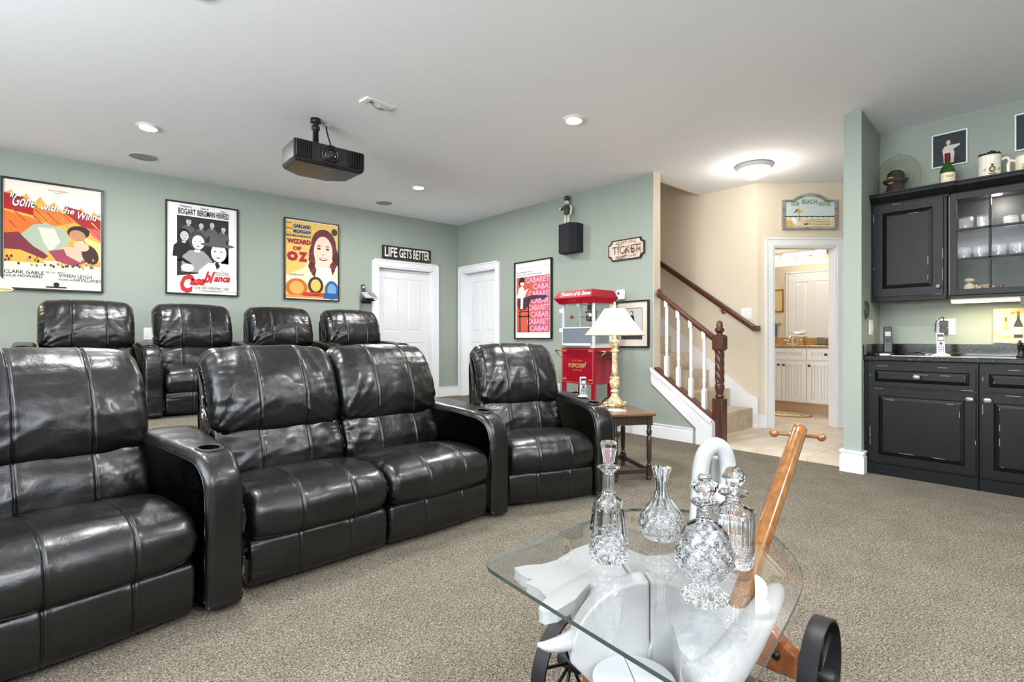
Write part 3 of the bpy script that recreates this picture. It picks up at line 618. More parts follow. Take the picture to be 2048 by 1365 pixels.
# 3: bright fantasy poster
(xa, za), (xb, zb) = poly_on(MWA, [(567, 600.5), (677, 450)]); (_, z2), (_, z3) = poly_on(MWA, [(565.5, 434.5), (677, 602)]); zb = (zb+z2)/2; za = (za+z3)/2
w_, h_ = xb-xa, zb-za
t = wallthing('movie_poster', 'framed yellow poster with a smiling face and dark red curls on the back wall', 'poster', MWA, xa, xb, za, 'framed posters on the back wall')
frame_part(t, w_, h_, .014, .03, BLK)
GL = lambda r, g, b_: C(r, g, b_)
b = MB(); X = lambda a: -w_/2+a*w_; Z = lambda c: c*h_; y = -.0135
b.rect(X(0), X(1), 0, h_, y, C(240, 226, 196)); y -= .0004; b.rect(X(.03), X(.97), Z(.03), Z(.97), y, C(234, 194, 104)); y -= .0003
b.flat([(X(.03), Z(.3)), (X(.35), Z(.4)), (X(.6), Z(.66)), (X(.97), Z(.62)), (X(.97), Z(.2)), (X(.03), Z(.2))][::-1], y, C(240, 224, 190)); y -= .0003
for i in range(34):   # curls around a plain smiling face
    a = i/33*2*PI; rx_, rz_ = .22, .24; cx, cz = .71+rx_*math.cos(a), .60+rz_*math.sin(a)
    if math.sin(a) > .55: continue
    b.ell(X(cx-.03*(math.sin(a) < -.3)), Z(cz-.06), .06*w_, .05*h_, y-.00002*i, C(*rnd.choice([(96, 44, 50), (120, 52, 56), (78, 36, 44)])), 12)
y -= .0012; b.ell(X(.71), Z(.70), .235*w_, .21*h_, y, C(104, 50, 54)); y -= .0003; b.rect(X(.64), X(.80), Z(.40), Z(.5), y, C(238, 204, 180)); b.ell(X(.70), Z(.62), .175*w_, .20*h_, y-.0002, C(242, 212, 190)); y -= .0006
for e in (.62, .78): b.ell(X(e), Z(.66), .035*w_, .014*h_, y, C(90, 60, 60), 10); b.flat([(X(e-.05), Z(.685)), (X(e+.05), Z(.69)), (X(e), Z(.705))], y, C(110, 60, 50))
b.ell(X(.70), Z(.53), .075*w_, .022*h_, y, C(170, 60, 66)); b.ell(X(.70), Z(.535), .055*w_, .01*h_, y-.0002, C(246, 240, 232)); b.ell(X(.70), Z(.59), .022*w_, .012*h_, y, C(220, 170, 150))
b.flat([(X(.58), Z(.42)), (X(.84), Z(.43)), (X(.92), Z(.2)), (X(.52), Z(.2))][::-1], y, C(236, 222, 214))
for (a, c_, r1_, r2_, c1, c2) in ((.22, .15, .19, .115, (200, 110, 50), (232, 170, 90)), (.56, .19, .14, .11, (60, 52, 48), (226, 190, 96)), (.86, .14, .13, .12, (50, 96, 150), (110, 160, 200))):
    y -= .0004; b.ell(X(a), Z(c_), r1_*w_, r2_*h_, y, C(*c1)); b.ell(X(a), Z(c_), r1_*.66*w_, r2_*.7*h_, y-.0002, C(*c2))
y -= .0005; b.rect(X(.03), X(.97), Z(.03), Z(.06), y, C(226, 150, 70)); b.rect(X(.34), X(.7), Z(.05), Z(.10), y-.0001, C(200, 70, 50)); b.rect(X(.7), X(.97), Z(.03), Z(.10), y-.0001, C(40, 90, 150))
b.ell(X(.91), Z(.89), .055*w_, .045*h_, y, C(60, 66, 66))
b.build('print', t); b = MB(); y -= .0008; BL_ = C(30, 84, 130); MR = C(160, 40, 66)
for (st_, a, c_, ww, hh, k, bo) in (('JUDY', .04, .925, .1, .022, INK, 0), ('GARLAND', .16, .885, .31, .05, BL_, .04), ('FRANK', .04, .865, .11, .02, INK, 0), ('MORGAN', .16, .825, .31, .045, BL_, .04), ('RAY     BERT   JACK', .05, .815, .38, .012, INK, 0), ('BOLGER-LAHR-HALEY', .04, .775, .44, .03, BL_, .03),
        ('WIZARD', .05, .69, .42, .06, MR, .06), ('OF', .15, .61, .15, .05, MR, .05), ('O', .05, .475, .19, .12, MR, .09), ('Z', .25, .475, .16, .12, MR, .09), ('VICTOR FLEMING', .30, .055, .36, .025, C(150, 40, 30), .01)):
    b.text(st_, X(a), Z(c_), ww*w_, hh*h_, y, k, bold=bo)
b.text('TECHNICOLOR', X(.08), Z(.30), .26*w_, .02*h_, y, INK); 
vs = b.v[-1:]; b.build('lettering', t)
# cabaret-style tall poster on the side wall
MBf = MBW
(xa, za), (xb, zb) = poly_on(MBf, [(1031.5, 678), (1106, 515)]); (_, z2), (_, z3) = poly_on(MBf, [(1030, 527), (1107, 679.5)]); zb = (zb+z2)/2; za = (za+z3)/2
w_, h_ = xb-xa, zb-za
t = wallthing('movie_poster', 'tall framed poster of repeated pink lettering on orange beside the popcorn machine', 'poster', MBf, xa, xb, za)
frame_part(t, w_, h_, .016, .035, BLK)
b = MB(); X = lambda a: -w_/2+a*w_; Z = lambda c: c*h_; y = -.0145
b.rect(X(0), X(1), 0, h_, y, C(240, 236, 234)); y -= .0004; b.rect(X(.05), X(.94), Z(.085), Z(.80), y, C(204, 92, 72)); b.rect(X(.04), X(.95), Z(.915), Z(.918), y, MGR); y -= .0004
rows = [(.30, 'CABARET', .66), (.50, 'CABA', .44), (.38, 'CABARE', .56), (.46, 'CABAR', .48), (.36, 'CABARET', .58), (.44, 'CABAR', .5), (.34, 'CABARET', .6), (.42, 'CABAR', .52)]
for i, (a, s_, ww) in enumerate(rows):
    zz = .715-i*.088
    b.text(s_, X(a)-.004, Z(zz)-.004, ww*w_*.97, .078*h_, y, C(190, 60, 110), bold=.05); b.text(s_, X(a), Z(zz), ww*w_*.96, .074*h_, y-.0004, C(236, 164, 206), bold=.03)
y -= .001
b.ell(X(.20), Z(.765), .075*w_, .032*h_, y, INK); b.ell(X(.20), Z(.742), .11*w_, .009*h_, y-.0002, INK); b.ell(X(.21), Z(.72), .055*w_, .032*h_, y-.0001, C(236, 230, 224)); b.ell(X(.15), Z(.72), .03*w_, .035*h_, y-.00005, INK)
b.flat([(X(a), Z(c_)) for a, c_ in [(.06, .55), (.12, .66), (.22, .685), (.28, .62), (.40, .66), (.42, .685), (.30, .57), (.26, .52), (.10, .52)]][::-1], y-.0002, C(238, 234, 228))
b.flat([(X(a), Z(c_)) for a, c_ in [(.10, .53), (.27, .53), (.48, .56), (.86, .545), (.90, .53), (.74, .48), (.72, .515), (.44, .50), (.40, .44), (.30, .38), (.14, .37), (.08, .44)]][::-1], y-.0003, C(62, 52, 58)); b.flat([(X(a), Z(c_)) for a, c_ in [(.17, .53), (.24, .53), (.23, .39), (.16, .39)]][::-1], y-.0005, C(232, 226, 222))
for a in (.13, .37): b.rect(X(a), X(a+.03), Z(.085), Z(.36 if a < .3 else .52), y-.0004, INK)
b.rect(X(.1), X(.42), Z(.285), Z(.30), y-.0004, INK); b.rect(X(.12), X(.4), Z(.35), Z(.36), y-.0004, INK)
b.build('print', t); b = MB()
b.text('Everybody loves a winner!', X(.05), Z(.852), .44*w_, .018*h_, y, INK, bold=.02); b.text('Cabaret... Winner of 8 Academy Awards!', X(.05), Z(.818), .68*w_, .018*h_, y, INK, bold=.02); b.build('lettering', t)
# matted photograph right of the popcorn machine
(xa, za), (xb, zb) = poly_on(MBf, [(1234, 694), (1300, 599.5)]); (_, z3), = poly_on(MBf, [(1300, 697)]); za = (za+z3)/2
w_, h_ = xb-xa, zb-za
t = wallthing('framed_photograph', 'framed black and white photograph of two dancers in pale mat behind the lamp', 'picture', MBf, xa, xb, za)
frame_part(t, w_, h_, .016, .03, BLK); b = MB(); X = lambda a: -w_/2+a*w_; Z = lambda c: c*h_
b.rect(X(0), X(1), 0, h_, -.0135, C(214, 204, 192)); b.rect(X(.16), X(.80), Z(.17), Z(.84), -.014, INK); b.build('mat_board', t)
b = MB(); b.rect(X(.17), X(.79), Z(.18), Z(.83), -.0143, G(186)); b.rect(X(.17), X(.79), Z(.18), Z(.33), -.0146, G(60))
for (a, f) in ((.32, 1), (.48, -1)):
    b.ell(X(a), Z(.74), .045*w_, .045*h_, -.015, G(60)); b.ell(X(a+.01*f), Z(.73), .03*w_, .035*h_, -.0153, G(206)); b.flat([(X(a-.09), Z(.5)), (X(a-.05), Z(.68)), (X(a+.06), Z(.69)), (X(a+.11), Z(.5)), (X(a+.03), Z(.25)), (X(a-.05), Z(.25))][::-1], -.0151, G(230) if f > 0 else G(36))
b.build('print', t)
# ------------------------------------------------------------------ signs
(xa, za), (xb, zb) = poly_on(MWA, [(763.5, 517), (859, 502.4)]); (_, z2), (_, z3) = poly_on(MWA, [(763.5, 490), (859, 525.5)]); zb = (zb+z2)/2; za = (za+z3)/2
w_, h_ = xb-xa, zb-za
t = wallthing('word_sign', 'black wooden block sign with white words LIFE GETS BETTER above the door', 'sign', MWA, xa, xb, za)
b = MB(); b.box(-w_/2, w_/2, -.035, -.002, 0, h_, mat('worn_black_board', (38, 38, 36), .7)); b.build('board', t, bevel=.002)
b = MB()
for (s_, a, ww) in (('LIFE', .035, .25), ('GETS', .325, .26), ('BETTER', .62, .35)): b = MB(); b.text(s_, -w_/2+a*w_, h_*.13, ww*w_, h_*.74, -.0365, C(232, 230, 220), bold=.02); b.build('word', t)
# ticket sign
(xa, _), (xb, _), (_, za), (_, zb) = poly_on(MBf, [(1219, 500), (1291, 500), (1258, 520), (1253, 478.5)])
w_, h_ = xb-xa, zb-za
t = wallthing('ticket_sign', 'weathered TICKET ADMIT ONE sign shaped like an old ticket stub', 'sign', MBf, xa, xb, za)
def ticket(w_, h_, r, n=6):
    out = []
    for (cx, cz, a0) in ((w_/2, h_, 180), (w_/2, 0, 90), (-w_/2, 0, 0), (-w_/2, h_, 270)):
        for i in range(n+1): a = math.radians(a0+90*i/n); out.append((cx+r*math.cos(a), cz+r*math.sin(a)))
    return out
AGED = mat('aged_print', (206, 190, 176), .7); noise_col(AGED, [(.38, (120, 84, 64)), (.5, (206, 188, 172)), (.8, (226, 214, 204))], 14, 8, .7)
b = MB(); b.prism(ticket(w_, h_, .045)[::-1], -.022, -.002, mat('worn_dark_wood', (50, 38, 32), .7)); b.build('board', t, bevel=.002)
b = MB(); f = ticket(w_-.03, h_-.03, .045); b.flat([(x, z+.015) for x, z in f][::-1], -.0225, AGED); b.build('print', t)
b = MB(); br = C(60, 44, 44); b.text('TICKET', -w_*.37, h_*.30, w_*.74, h_*.38, -.0235, br, bold=0); b.text('ADMIT ONE', -w_*.28, h_*.75, w_*.56, h_*.12, -.0235, br, arc=.008); b.text('ADMIT ONE', -w_*.28, h_*.13, w_*.56, h_*.12, -.0235, br, arc=-.008); b.build('lettering', t)
# beach house sign on the diagonal wall
pc = poly_on(MDW, [(1563, 460), (1672, 463), (1564, 401), (1672, 400), (1620, 388)])
xa = pc[0][0]; xb = pc[1][0]; za = pc[0][1]; zb = pc[2][1]; ztop = pc[4][1]; w_, h_, hh = xb-xa, zb-za, ztop-za
t = wallthing('beach_sign', 'wooden OUR BEACH HOUSE sign with arched top above the bathroom doorway', 'sign', MDW, xa, xb, za)
def arch(w_, h_, ht, s=.24, n=14):
    pts = [(-w_/2, 0), (w_/2, 0), (w_/2, h_), (w_*(.5-s*.75), h_)]
    for i in range(n+1):
        a = i/n; pts.append((w_*(.5-s*.75)*(1-2*a)*.97, h_+(ht-h_)*math.sin(PI*a)**.8))
    return pts+[(-w_*(.5-s*.75), h_), (-w_/2, h_)]
GW = mat('grey_washed_wood', (150, 148, 144), .6); noise_col(GW, [(.35, (112, 110, 108)), (.65, (176, 174, 170))], 8, 5, .6, coords(GW, (1, 6, 6)))
b = MB(); o_ = arch(w_, h_, hh); i_ = [(x*.91, .025+z*(.86 if z < h_*1.01 else .865)) for x, z in o_]; n = len(o_)
b.add([(x, -.03, z) for x, z in o_]+[(x, -.03, z) for x, z in i_]+[(x, -.002, z) for x, z in o_]+[(x, -.012, z) for x, z in i_], [(i, (i+1) % n, n+(i+1) % n, n+i) for i in range(n)]+[(2*n+i, 2*n+(i+1) % n, (i+1) % n, i) for i in range(n)]+[(n+i, n+(i+1) % n, 3*n+(i+1) % n, 3*n+i) for i in range(n)], GW)
b.build('frame', t)
b = MB(); y = -.013; b.flat(i_, y, C(206, 216, 220)); b.rect(-w_*.455, w_*.455, .026, h_*.42, y-.0005, C(226, 204, 170)); b.rect(-w_*.455, w_*.455, h_*.40, h_*.46, y-.0008, C(54, 82, 118)); b.rect(-w_*.455, -w_*.28, .026, h_*.3, y-.0007, C(214, 180, 110))
for i in range(9): b.ell(-w_*.40+i*w_*.1, h_*.40, w_*.05, h_*.022, y-.001, C(238, 236, 230), 10)
cx = -w_*.2; b.flat([(cx-w_*.10, h_*.52), (cx-w_*.03, h_*.70), (cx+w_*.02, h_*.71)], y-.001, C(50, 50, 60)); b.flat([(cx-w_*.06, h_*.56), (cx-w_*.01, h_*.70), (cx+w_*.10, h_*.60)][::-1], y-.0012, C(214, 170, 80)); b.flat([(cx-.002, h_*.66), (cx+.004, h_*.66), (cx+w_*.03, h_*.3), (cx+w_*.02, h_*.3)][::-1], y-.0011, C(90, 60, 50))
b.flat([(cx-w_*.13, h_*.38), (cx-w_*.05, h_*.40), (cx-w_*.02, h_*.22), (cx-w_*.10, h_*.20)][::-1], y-.0014, C(246, 246, 244)); b.flat([(cx-w_*.09, h_*.2), (cx+w_*.05, h_*.24), (cx+w_*.06, h_*.17), (cx-w_*.07, h_*.13)][::-1], y-.0013, C(226, 222, 216)); b.flat([(cx+w_*.10, h_*.2), (cx+w_*.17, h_*.22), (cx+w_*.18, h_*.18), (cx+w_*.11, h_*.15)][::-1], y-.0013, C(60, 66, 60))
b.build('picture_panel', t)
b = MB(); gr = C(112, 150, 104); b.text('OUR', -w_*.34, h_*.80, w_*.16, h_*.13, y-.002, gr, shear=.1, bold=.03); b.text('BEACH', -w_*.14, h_*.87, w_*.28, h_*.15, y-.002, gr, bold=.03); b.text('HOUSE', w_*.17, h_*.80, w_*.22, h_*.13, y-.002, gr, shear=-.1, bold=.03)
dk = C(120, 90, 70)
for i, (s_, a, ww) in enumerate((('May your Earth be', .02, .27), ('filled with relaxing sunsets,', -.05, .42), ('cool drinks and sand between', -.06, .44), ('your toes!', .08, .15))): b.text(s_, w_*a, h_*(.32-.075*i), w_*ww, h_*.045, y-.002, dk)
b.build('lettering', t)

# ------------------------------------------------------------------ ceiling fixtures
LBL = ['recessed ceiling light left of the projector', 'recessed ceiling light above the popcorn machine side of the room', 'recessed ceiling light right of the projector', 'recessed ceiling light nearest the camera', '', '', '']
LENS = mat('lamp_glow', (255, 250, 242), .5, emit=9)
for i, c in enumerate(CANS):
    t = thing('recessed_light', LBL[i] if i < 4 else 'recessed ceiling light in the unseen front part of the room', 'ceiling light', (c.x, c.y, HC), 0, 'recessed ceiling lights')
    b = MB(); b.lathe([(.062, -.02), (.066, -.004), (.082, -.006), (.088, 0)], PLAST, seg=32, cap=False); b.build('trim_ring', t)
    b = MB(); b.lathe([(0, -.012), (.05, -.013), (.062, -.01)], LENS, seg=32, cap=False); b.build('lamp_lens', t)
for i, (u, v, r, lb) in enumerate(((286, 313, .115, 'round flush ceiling speaker grille beside the leftmost ceiling light'), (768, 405.5, .105, 'round flush ceiling speaker grille in front of the corner doors'))):
    c = onz(u, v, HC); t = thing('ceiling_speaker', lb, 'speaker', c, 0, 'ceiling speakers'); b = MB(); b.lathe([(r, 0), (r, -.006), (r-.008, -.009)], LGR, seg=40, cap=False); b.build('rim', t)
    b = MB(); b.lathe([(0, -.0085), (r-.009, -.0085)], mat('speaker_grille', (150, 150, 152), .7), seg=40, cap=False); b.build('grille', t)
c = onz(1508, 331, HC)
t = thing('dome_light', 'flush dome ceiling light with white rim glowing in the hall by the stairs', 'ceiling light', c)
b = MB(); b.lathe([(.0, 0), (.165, 0), (.172, -.01), (.172, -.03), (.155, -.045), (.14, -.05)], mat('satin_white_metal', (196, 196, 196), .4), seg=48, cap=False); b.build('canopy_ring', t)
b = MB(); b.lathe([(.142, -.045), (.14, -.07), (.115, -.105), (.07, -.125), (0, -.132)], mat('frosted_glow', (255, 248, 236), .5, emit=4.5), seg=48, cap=False); b.build('glass_dome', t)
b = MB(); b.sphere((0, 0, -.136), .008, STEEL); b.build('finial', t)
point('dome_light_bulb', (c.x, c.y, HC-.22), 7, (1, .93, .82), .12)
# electrical box plate with dangling plug
c = onz(755, 208, HC); d = onz(775, 216, HC)-onz(740, 203, HC); rz = math.atan2(d.y, d.x)
t = thing('ceiling_outlet', 'white ceiling outlet plate with short plugged-in cable near the projector', 'outlet', c, rz)
b = MB(); b.box(-.12, .12, -.055, .055, -.006, 0, PLAST); b.box(-.12, -.085, -.055, .055, -.014, -.005, PLAST); b.build('face_plate', t, bevel=.002)
b = MB(); b.lathe([(0, -.0065), (.015, -.0065)], INK, c=(-.05, .0, 0), seg=16, cap=False); b.build('cable_hole', t)
b = MB(); b.box(.0, .07, -.02, .02, -.03, -.006, LGR); b.build('plug', t, bevel=.006); b = MB(); b.tube([(-.05, 0, -.004), (-.04, -.02, -.04), (0, -.03, -.05), (.03, -.01, -.03)], .005, MGR, sub=5, seg=8); b.build('cable', t)
# projector
pj = atd(643, 322, 4.15)
d1 = onz(723, 365, 2.3)-onz(580, 318, 2.3); rz = 0
t = thing('projector', 'black ceiling-mounted projector with round lens and vented front', 'projector', (pj.x, pj.y, pj.z), rz); t.scale = (1.22, 1.22, 1.22)
W2, D2 = .225, .2
b = MB(); pts = [(-W2+.02, -D2+.02), (-W2+.06, -D2), (W2-.06, -D2), (W2-.02, -D2+.02), (W2, D2-.05), (W2-.08, D2), (-W2+.08, D2), (-W2, D2-.05)]
pts = [(-.225, -.15), (.225, -.15), (.215, .10), (.10, .18), (-.10, .18), (-.215, .10)]
lo = [(x*.93, y*.95+.005) for x, y in pts]
n = 6; zs = [(-.075, .93), (-.055, 1), (.045, 1), (.06, .97)]
vs = []; 
for z, k in zs: vs += [(x*k, y*k, z) for x, y in pts]
fs = [tuple(range(n-1, -1, -1)), tuple(range(3*n, 4*n))]+[(i+r*n, (i+1) % n+r*n, (i+1) % n+(r+1)*n, i+(r+1)*n) for r in range(3) for i in range(n)]
PJM = mat('satin_black_shell', (27, 27, 29), .3)
b.add(vs, fs, PJM); b.build('housing', t, bevel=.008, seg=3)
b = MB(); b.box(-.16, .16, -.06, .10, .058, .075, BLK); b.build('top_cover', t, bevel=.006)
for sx in (-1, 1):
    b = MB(); b.box(sx*.165-.05, sx*.165+.05, -.156, -.148, -.05, .045, INK)
    for i in range(9): b.box(sx*.165-.047+.0115*i-.002, sx*.165-.047+.0115*i+.002, -.166, -.15, -.05, .047, BLK)
    b.build('vent', t)
b = MB(); b.lathe([(.062, .0), (.062, -.012), (.056, -.018), (.05, -.012)], PJM, c=(0, -.15, -.005), axis='y', seg=40, cap=False); b.lathe([(.05, -.004), (.045, -.02), (.036, -.024), (.034, -.012)], BLK, c=(0, -.15, -.005), axis='y', seg=40, cap=False); b.lathe([(.0, -.02), (.02, -.018), (.035, -.012)], mat('lens_glass', (30, 32, 36), .05, spec=.9), c=(0, -.15, -.005), axis='y', seg=40, cap=False); b.build('lens', t)
b = MB(); b.M = Matrix.Translation((0, -.10, -.0772)) @ Matrix.Rotation(math.radians(90), 4, 'X'); b.text('SONY', -.03, -.008, .06, .012, 0, LGR, bold=.03); b.build('maker_mark', t)
hz = (HC-pj.z)/1.22
b = MB(); b.lathe([(.018, .06), (.018, hz-.075), (.026, hz-.07), (.026, hz-.05), (.018, hz-.045), (.018, hz-.03), (.032, hz-.028), (.032, hz)], BLK, c=(-.03, .02, 0), seg=20); b.build('ceiling_mount', t)
b = MB(); b.tube([(.06, .07, hz), (.062, .065, hz-.05), (.085, .05, .12), (.09, .05, .06)], .005, BLK, sub=5, seg=8); b.build('cable', t)
b = MB(); b.lathe([(.0, hz-.002), (.034, hz-.002), (.034, hz-.008), (.02, hz-.012)], PLAST, c=(.06, .07, 0), seg=24); b.build('cable_cover', t)

# ------------------------------------------------------------------ side wall small things
def onwall(M, u, v): return poly_on(M, [(u, v)])[0]
(x0, z0) = onwall(MBW, 1148, 508)
t = wallthing('wall_speaker', 'black wedge-shaped wall speaker with a nutcracker standing on it', 'speaker', MBW, x0-.001, x0+.001, z0)
zt = onwall(MBW, 1148, 447)[1]; hs = zt-z0-.03
b = MB()
P8 = [(-.15, -.0), (-.15, -.08), (-.10, -.18), (.09, -.18), (.14, -.10), (.14, 0)]
P8 = [(-.14, -.006), (-.14, -.07), (-.09, -.17), (.10, -.20), (.15, -.12), (.15, -.006)]
b.slab(P8[::-1], 0, hs, BLKF); b.build('cabinet', t, bevel=.004)
b = MB(); b.slab([(-.155, -.004), (-.155, -.075), (-.145, -.08), (-.14, -.004)][::-1], .005, hs-.005, BLK); b.build('side_trim', t)
b = MB(); b.box(-.1, -.085, -.1675, -.16, .03, .04, STEEL); b.build('maker_badge', t)
sp = t.location; spz = sp.z+hs
# nutcracker figurine on the speaker
t = thing('nutcracker', 'green-coated wooden nutcracker soldier standing on the wall speaker', 'figurine', (sp.x-.09, sp.y+.03, spz), WB+.4)
gc = mat('nutcracker_green', (34, 66, 54), .4); cm = mat('nutcracker_cream', (222, 212, 190), .5)
b = MB(); b.box(-.05, .05, -.035, .035, 0, .012, cm); b.build('plinth', t, bevel=.003)
for s_ in (-1, 1): b = MB(); b.lathe([(.017, .012), (.014, .02), (.015, .07), (.012, .13)], cm, c=(s_*.019, 0, 0), seg=14); b.build('leg', t)
b = MB(); b.lathe([(.036, .125), (.04, .14), (.03, .175), (.038, .215), (.03, .235), (.012, .245)], gc, seg=20); b.build('coat', t)
for s_ in (-1, 1):
    b = MB(); P_ = [(s_*.036, 0, .225), (s_*.056, 0, .20), (s_*.05, -.01, .15), (s_*.048, -.012, .125)] if s_ > 0 else [(s_*.036, 0, .225), (s_*.058, -.004, .19), (s_*.055, -.045, .18), (s_*.06, -.07, .182)]
    b.tube(P_, [.014, .013, .011, .010], gc if s_ < 0 else cm, sub=4); b.sphere(P_[-1], .012, cm); b.build('arm', t)
b = MB(); b.lathe([(.016, .24), (.025, .25), (.026, .28), (.02, .295)], cm, seg=20); b.sphere((0, -.026, .268), .006, cm); b.box(-.009, .009, -.03, -.018, .25, .258, C(180, 40, 40)); 
for e in (-.01, .01): b.sphere((e, -.024, .277), .003, INK)
b.build('head', t)
b = MB(); b.lathe([(.027, .285), (.033, .30), (.034, .33), (.022, .345), (0, .348)], gc, seg=20); b.box(-.02, .02, -.036, -.02, .293, .30, INK); b.build('hat', t)
# thermostat
(x0, z0) = onwall(MBW, 1243, 590)
t = wallthing('thermostat', 'small white wall thermostat above the framed dancers photograph', 'thermostat', MBW, x0, x0, z0-.055)
b = MB(); b.box(-.055, .055, -.026, -.001, 0, .11, PLAST); b.build('case', t, bevel=.01, seg=3); b = MB(); b.box(-.035, -.008, -.028, -.025, .055, .082, DGR); b.box(.012, .018, -.028, -.025, .07, .076, MGR); b.box(.012, .018, -.028, -.025, .056, .062, MGR); b.build('display', t)
(x0, z0) = onwall(MBW, 1116, 777)
t = plate('wall_outlet', 'white wall outlet with a black plug left of the popcorn machine', 'outlet', MBW, x0, z0, .075, .12, 'socket')
b = MB(); b.M = MBW; b.box(x0-.015, x0+.015, -.035, -.008, z0-.04, z0-.01, BLK); b.build('plug', t, bevel=.004)
(x0, z0) = onwall(MWA, 301, 668); plate('wall_switch', 'pale wall switch plate showing between the two left back row recliners', 'light switch', MWA, x0, z0, .12, .125, n=2)
# phone cradle on a bracket left of the door
(x0, z0) = onwall(MWA, 731, 600)
t = wallthing('phone_shelf', 'small dark wall shelf holding the silver telephone base beside the door', 'shelf', MWA, x0, x0, z0-.02)
b = MB(); b.box(-.07, .07, -.14, -.001, 0, .012, BLK); b.box(-.07, .07, -.012, -.001, -.03, .0, BLK); b.build('board', t, bevel=.002)
def phone_handset(t, M, h_=.16, w_=.045, body=PLAST, stand=True, face=BLK):
    b = MB(); b.M = M; b.box(-w_/2, w_/2, -.012, .012, .012, h_, body); b.build('handset', t, bevel=.006, seg=3)
    b = MB(); b.M = M; b.box(-w_*.4, w_*.4, -.0135, -.011, h_*.62, h_*.93, face); b.box(-w_*.32, w_*.32, -.0142, -.0132, h_*.66, h_*.82, LGR); b.build('screen', t)
    b = MB(); b.M = M
    b.lathe([(0, -.0145), (.010, -.0145), (.010, -.011)], DGR, c=(0, 0, h_*.52), axis='y', seg=16, cap=False)
    for r_ in range(4):
        for c_ in range(3): b.box((c_-1)*w_*.28-.0045, (c_-1)*w_*.28+.0045, -.0138, -.011, h_*(.16+.075*r_), h_*(.16+.075*r_)+.006, DGR if body is not BLK else MGR)
    b.build('keypad', t)
t2 = wallthing('telephone_base', 'silver telephone base with upright handset on the wall shelf beside the door', 'telephone', MWA, x0, x0, z0-.007)
b = MB(); b.M = Matrix.Translation((0, -.075, .0)) @ Matrix.Rotation(math.radians(30), 4, 'X'); b.box(-.085, .085, -.08, .07, .062, .082, LGR); b.box(.0, .075, -.06, .05, .082, .087, DGR)
for r_ in range(4):
    for c_ in range(3): b.box(.012+c_*.02, .025+c_*.02, -.05+.022*r_, -.036+.022*r_, .087, .090, LGR)
b.M = Matrix(); b.box(-.06, .06, -.12, -.02, .001, .03, BLK); b.build('base', t2, bevel=.004)
phone_handset(t2, Matrix.Translation((-.045, -.06, .065)) @ Matrix.Rotation(math.radians(-20), 4, 'X'), .15, .045, DGR)
b = MB(); b.M = Matrix(); b.tube([(-.06, -.012, 0), (-.065, -.008, -.10), (-.085, -.008, -.28), (-.09, -.008, -.5)], .003, MGR, seg=6, sub=4); b.build('cord', t)
# ------------------------------------------------------------------ the bar
def panel_door(t, M, x0, x1, z0, z1, name='door', y=0, th=.02, fw=.055, knob=None, worn=True, mt=None, kn='door_knob'):
    mt = mt or BLACKP; b = MB(); b.M = M
    for (a, c, e, f) in ((x0, x0+fw, z0, z1), (x1-fw, x1, z0, z1), (x0+fw, x1-fw, z0, z0+fw), (x0+fw, x1-fw, z1-fw, z1)): b.box(a, c, y-th, y, e, f, mt)
    b.frustum(x0+fw, x1-fw, y-th*.35, z0+fw, z1-fw, min(.028, (z1-z0)*.16), y-th*.9, mt)
    if worn:
        r = random.Random(int(abs(x0*1000)+z0*777)); i_ = min(.028, (z1-z0)*.16)
        for k in range(9):
            L = r.uniform(.015, .09); s_ = r.choice('lrtbLRTB'); w_ = .0009
            if s_ in 'lr': a = x0+fw+i_ if s_ == 'l' else x1-fw-i_; q = r.uniform(z0+fw+i_, max(z0+fw+i_+.001, z1-fw-i_-L)); b.box(a-w_, a+w_, y-th*.93, y-th*.88, q, min(q+L, z1-fw-i_), WORN)
            elif s_ in 'tb': a = z0+fw+i_ if s_ == 'b' else z1-fw-i_; q = r.uniform(x0+fw+i_, max(x0+fw+i_+.001, x1-fw-i_-L)); b.box(q, min(q+L, x1-fw-i_), y-th*.93, y-th*.88, a-w_, a+w_, WORN)
            elif s_ in 'LR': a = x0+.001 if s_ == 'L' else x1-.001; q = r.uniform(z0, max(z0+.001, z1-L)); b.box(a-w_, a+w_, y-th-.0004, y-th*.9, q, min(z1, q+L), WORN)
            else: a = z0+.001 if s_ == 'B' else z1-.001; q = r.uniform(x0, max(x0+.001, x1-L)); b.box(q, min(x1, q+L), y-th-.0004, y-th*.9, a-w_, a+w_, WORN)
    d = b.build(name, t)
    if knob:
        b = MB(); b.M = M @ Matrix.Translation((knob[0], y-th, knob[1])); b.lathe([(.007, 0), (.006, -.01), (.013, -.016), (.0155, -.024), (.012, -.03), (0, -.032)], PEWTER, axis='y', seg=18, fn=(lambda r_, z_, a: r_*(1+.5*abs(math.cos(a)))) if knob[2:] else None)
        k = b.build(kn, d)
    return d
MB1 = T(4.68, 0, 0, WB)
def base_unit(x0, x1, label, kx, kz=.61):
    t = thing('base_cabinet', label, 'cabinet', (0, 0, 0), 0, 'black bar base cabinets')
    b = MB(); b.M = MB1; b.box(x0, x1, .0, .57, .085, .851, BLACKP); b.box(x0, x1, .03, .57, 0, .085, BLACKP); b.box(x0, x1, -.004, .0, .0, .082, BLACKP); b.build('carcass', t)
    panel_door(t, MB1, x0+.018, x1-.012, .665, .815, 'drawer', fw=.032, knob=((x0+x1)/2-.01, .742, 1), kn='drawer_knob')
    panel_door(t, MB1, x0+.018, x1-.012, .098, .648, 'door', knob=(kx, kz, 1)); return t
base_unit(-1.24, -.605, 'black distressed base cabinet nearest the wall end with one drawer', -.645)
base_unit(-.60, .04, 'black distressed base cabinet cut off by the right edge of the view', -.555)
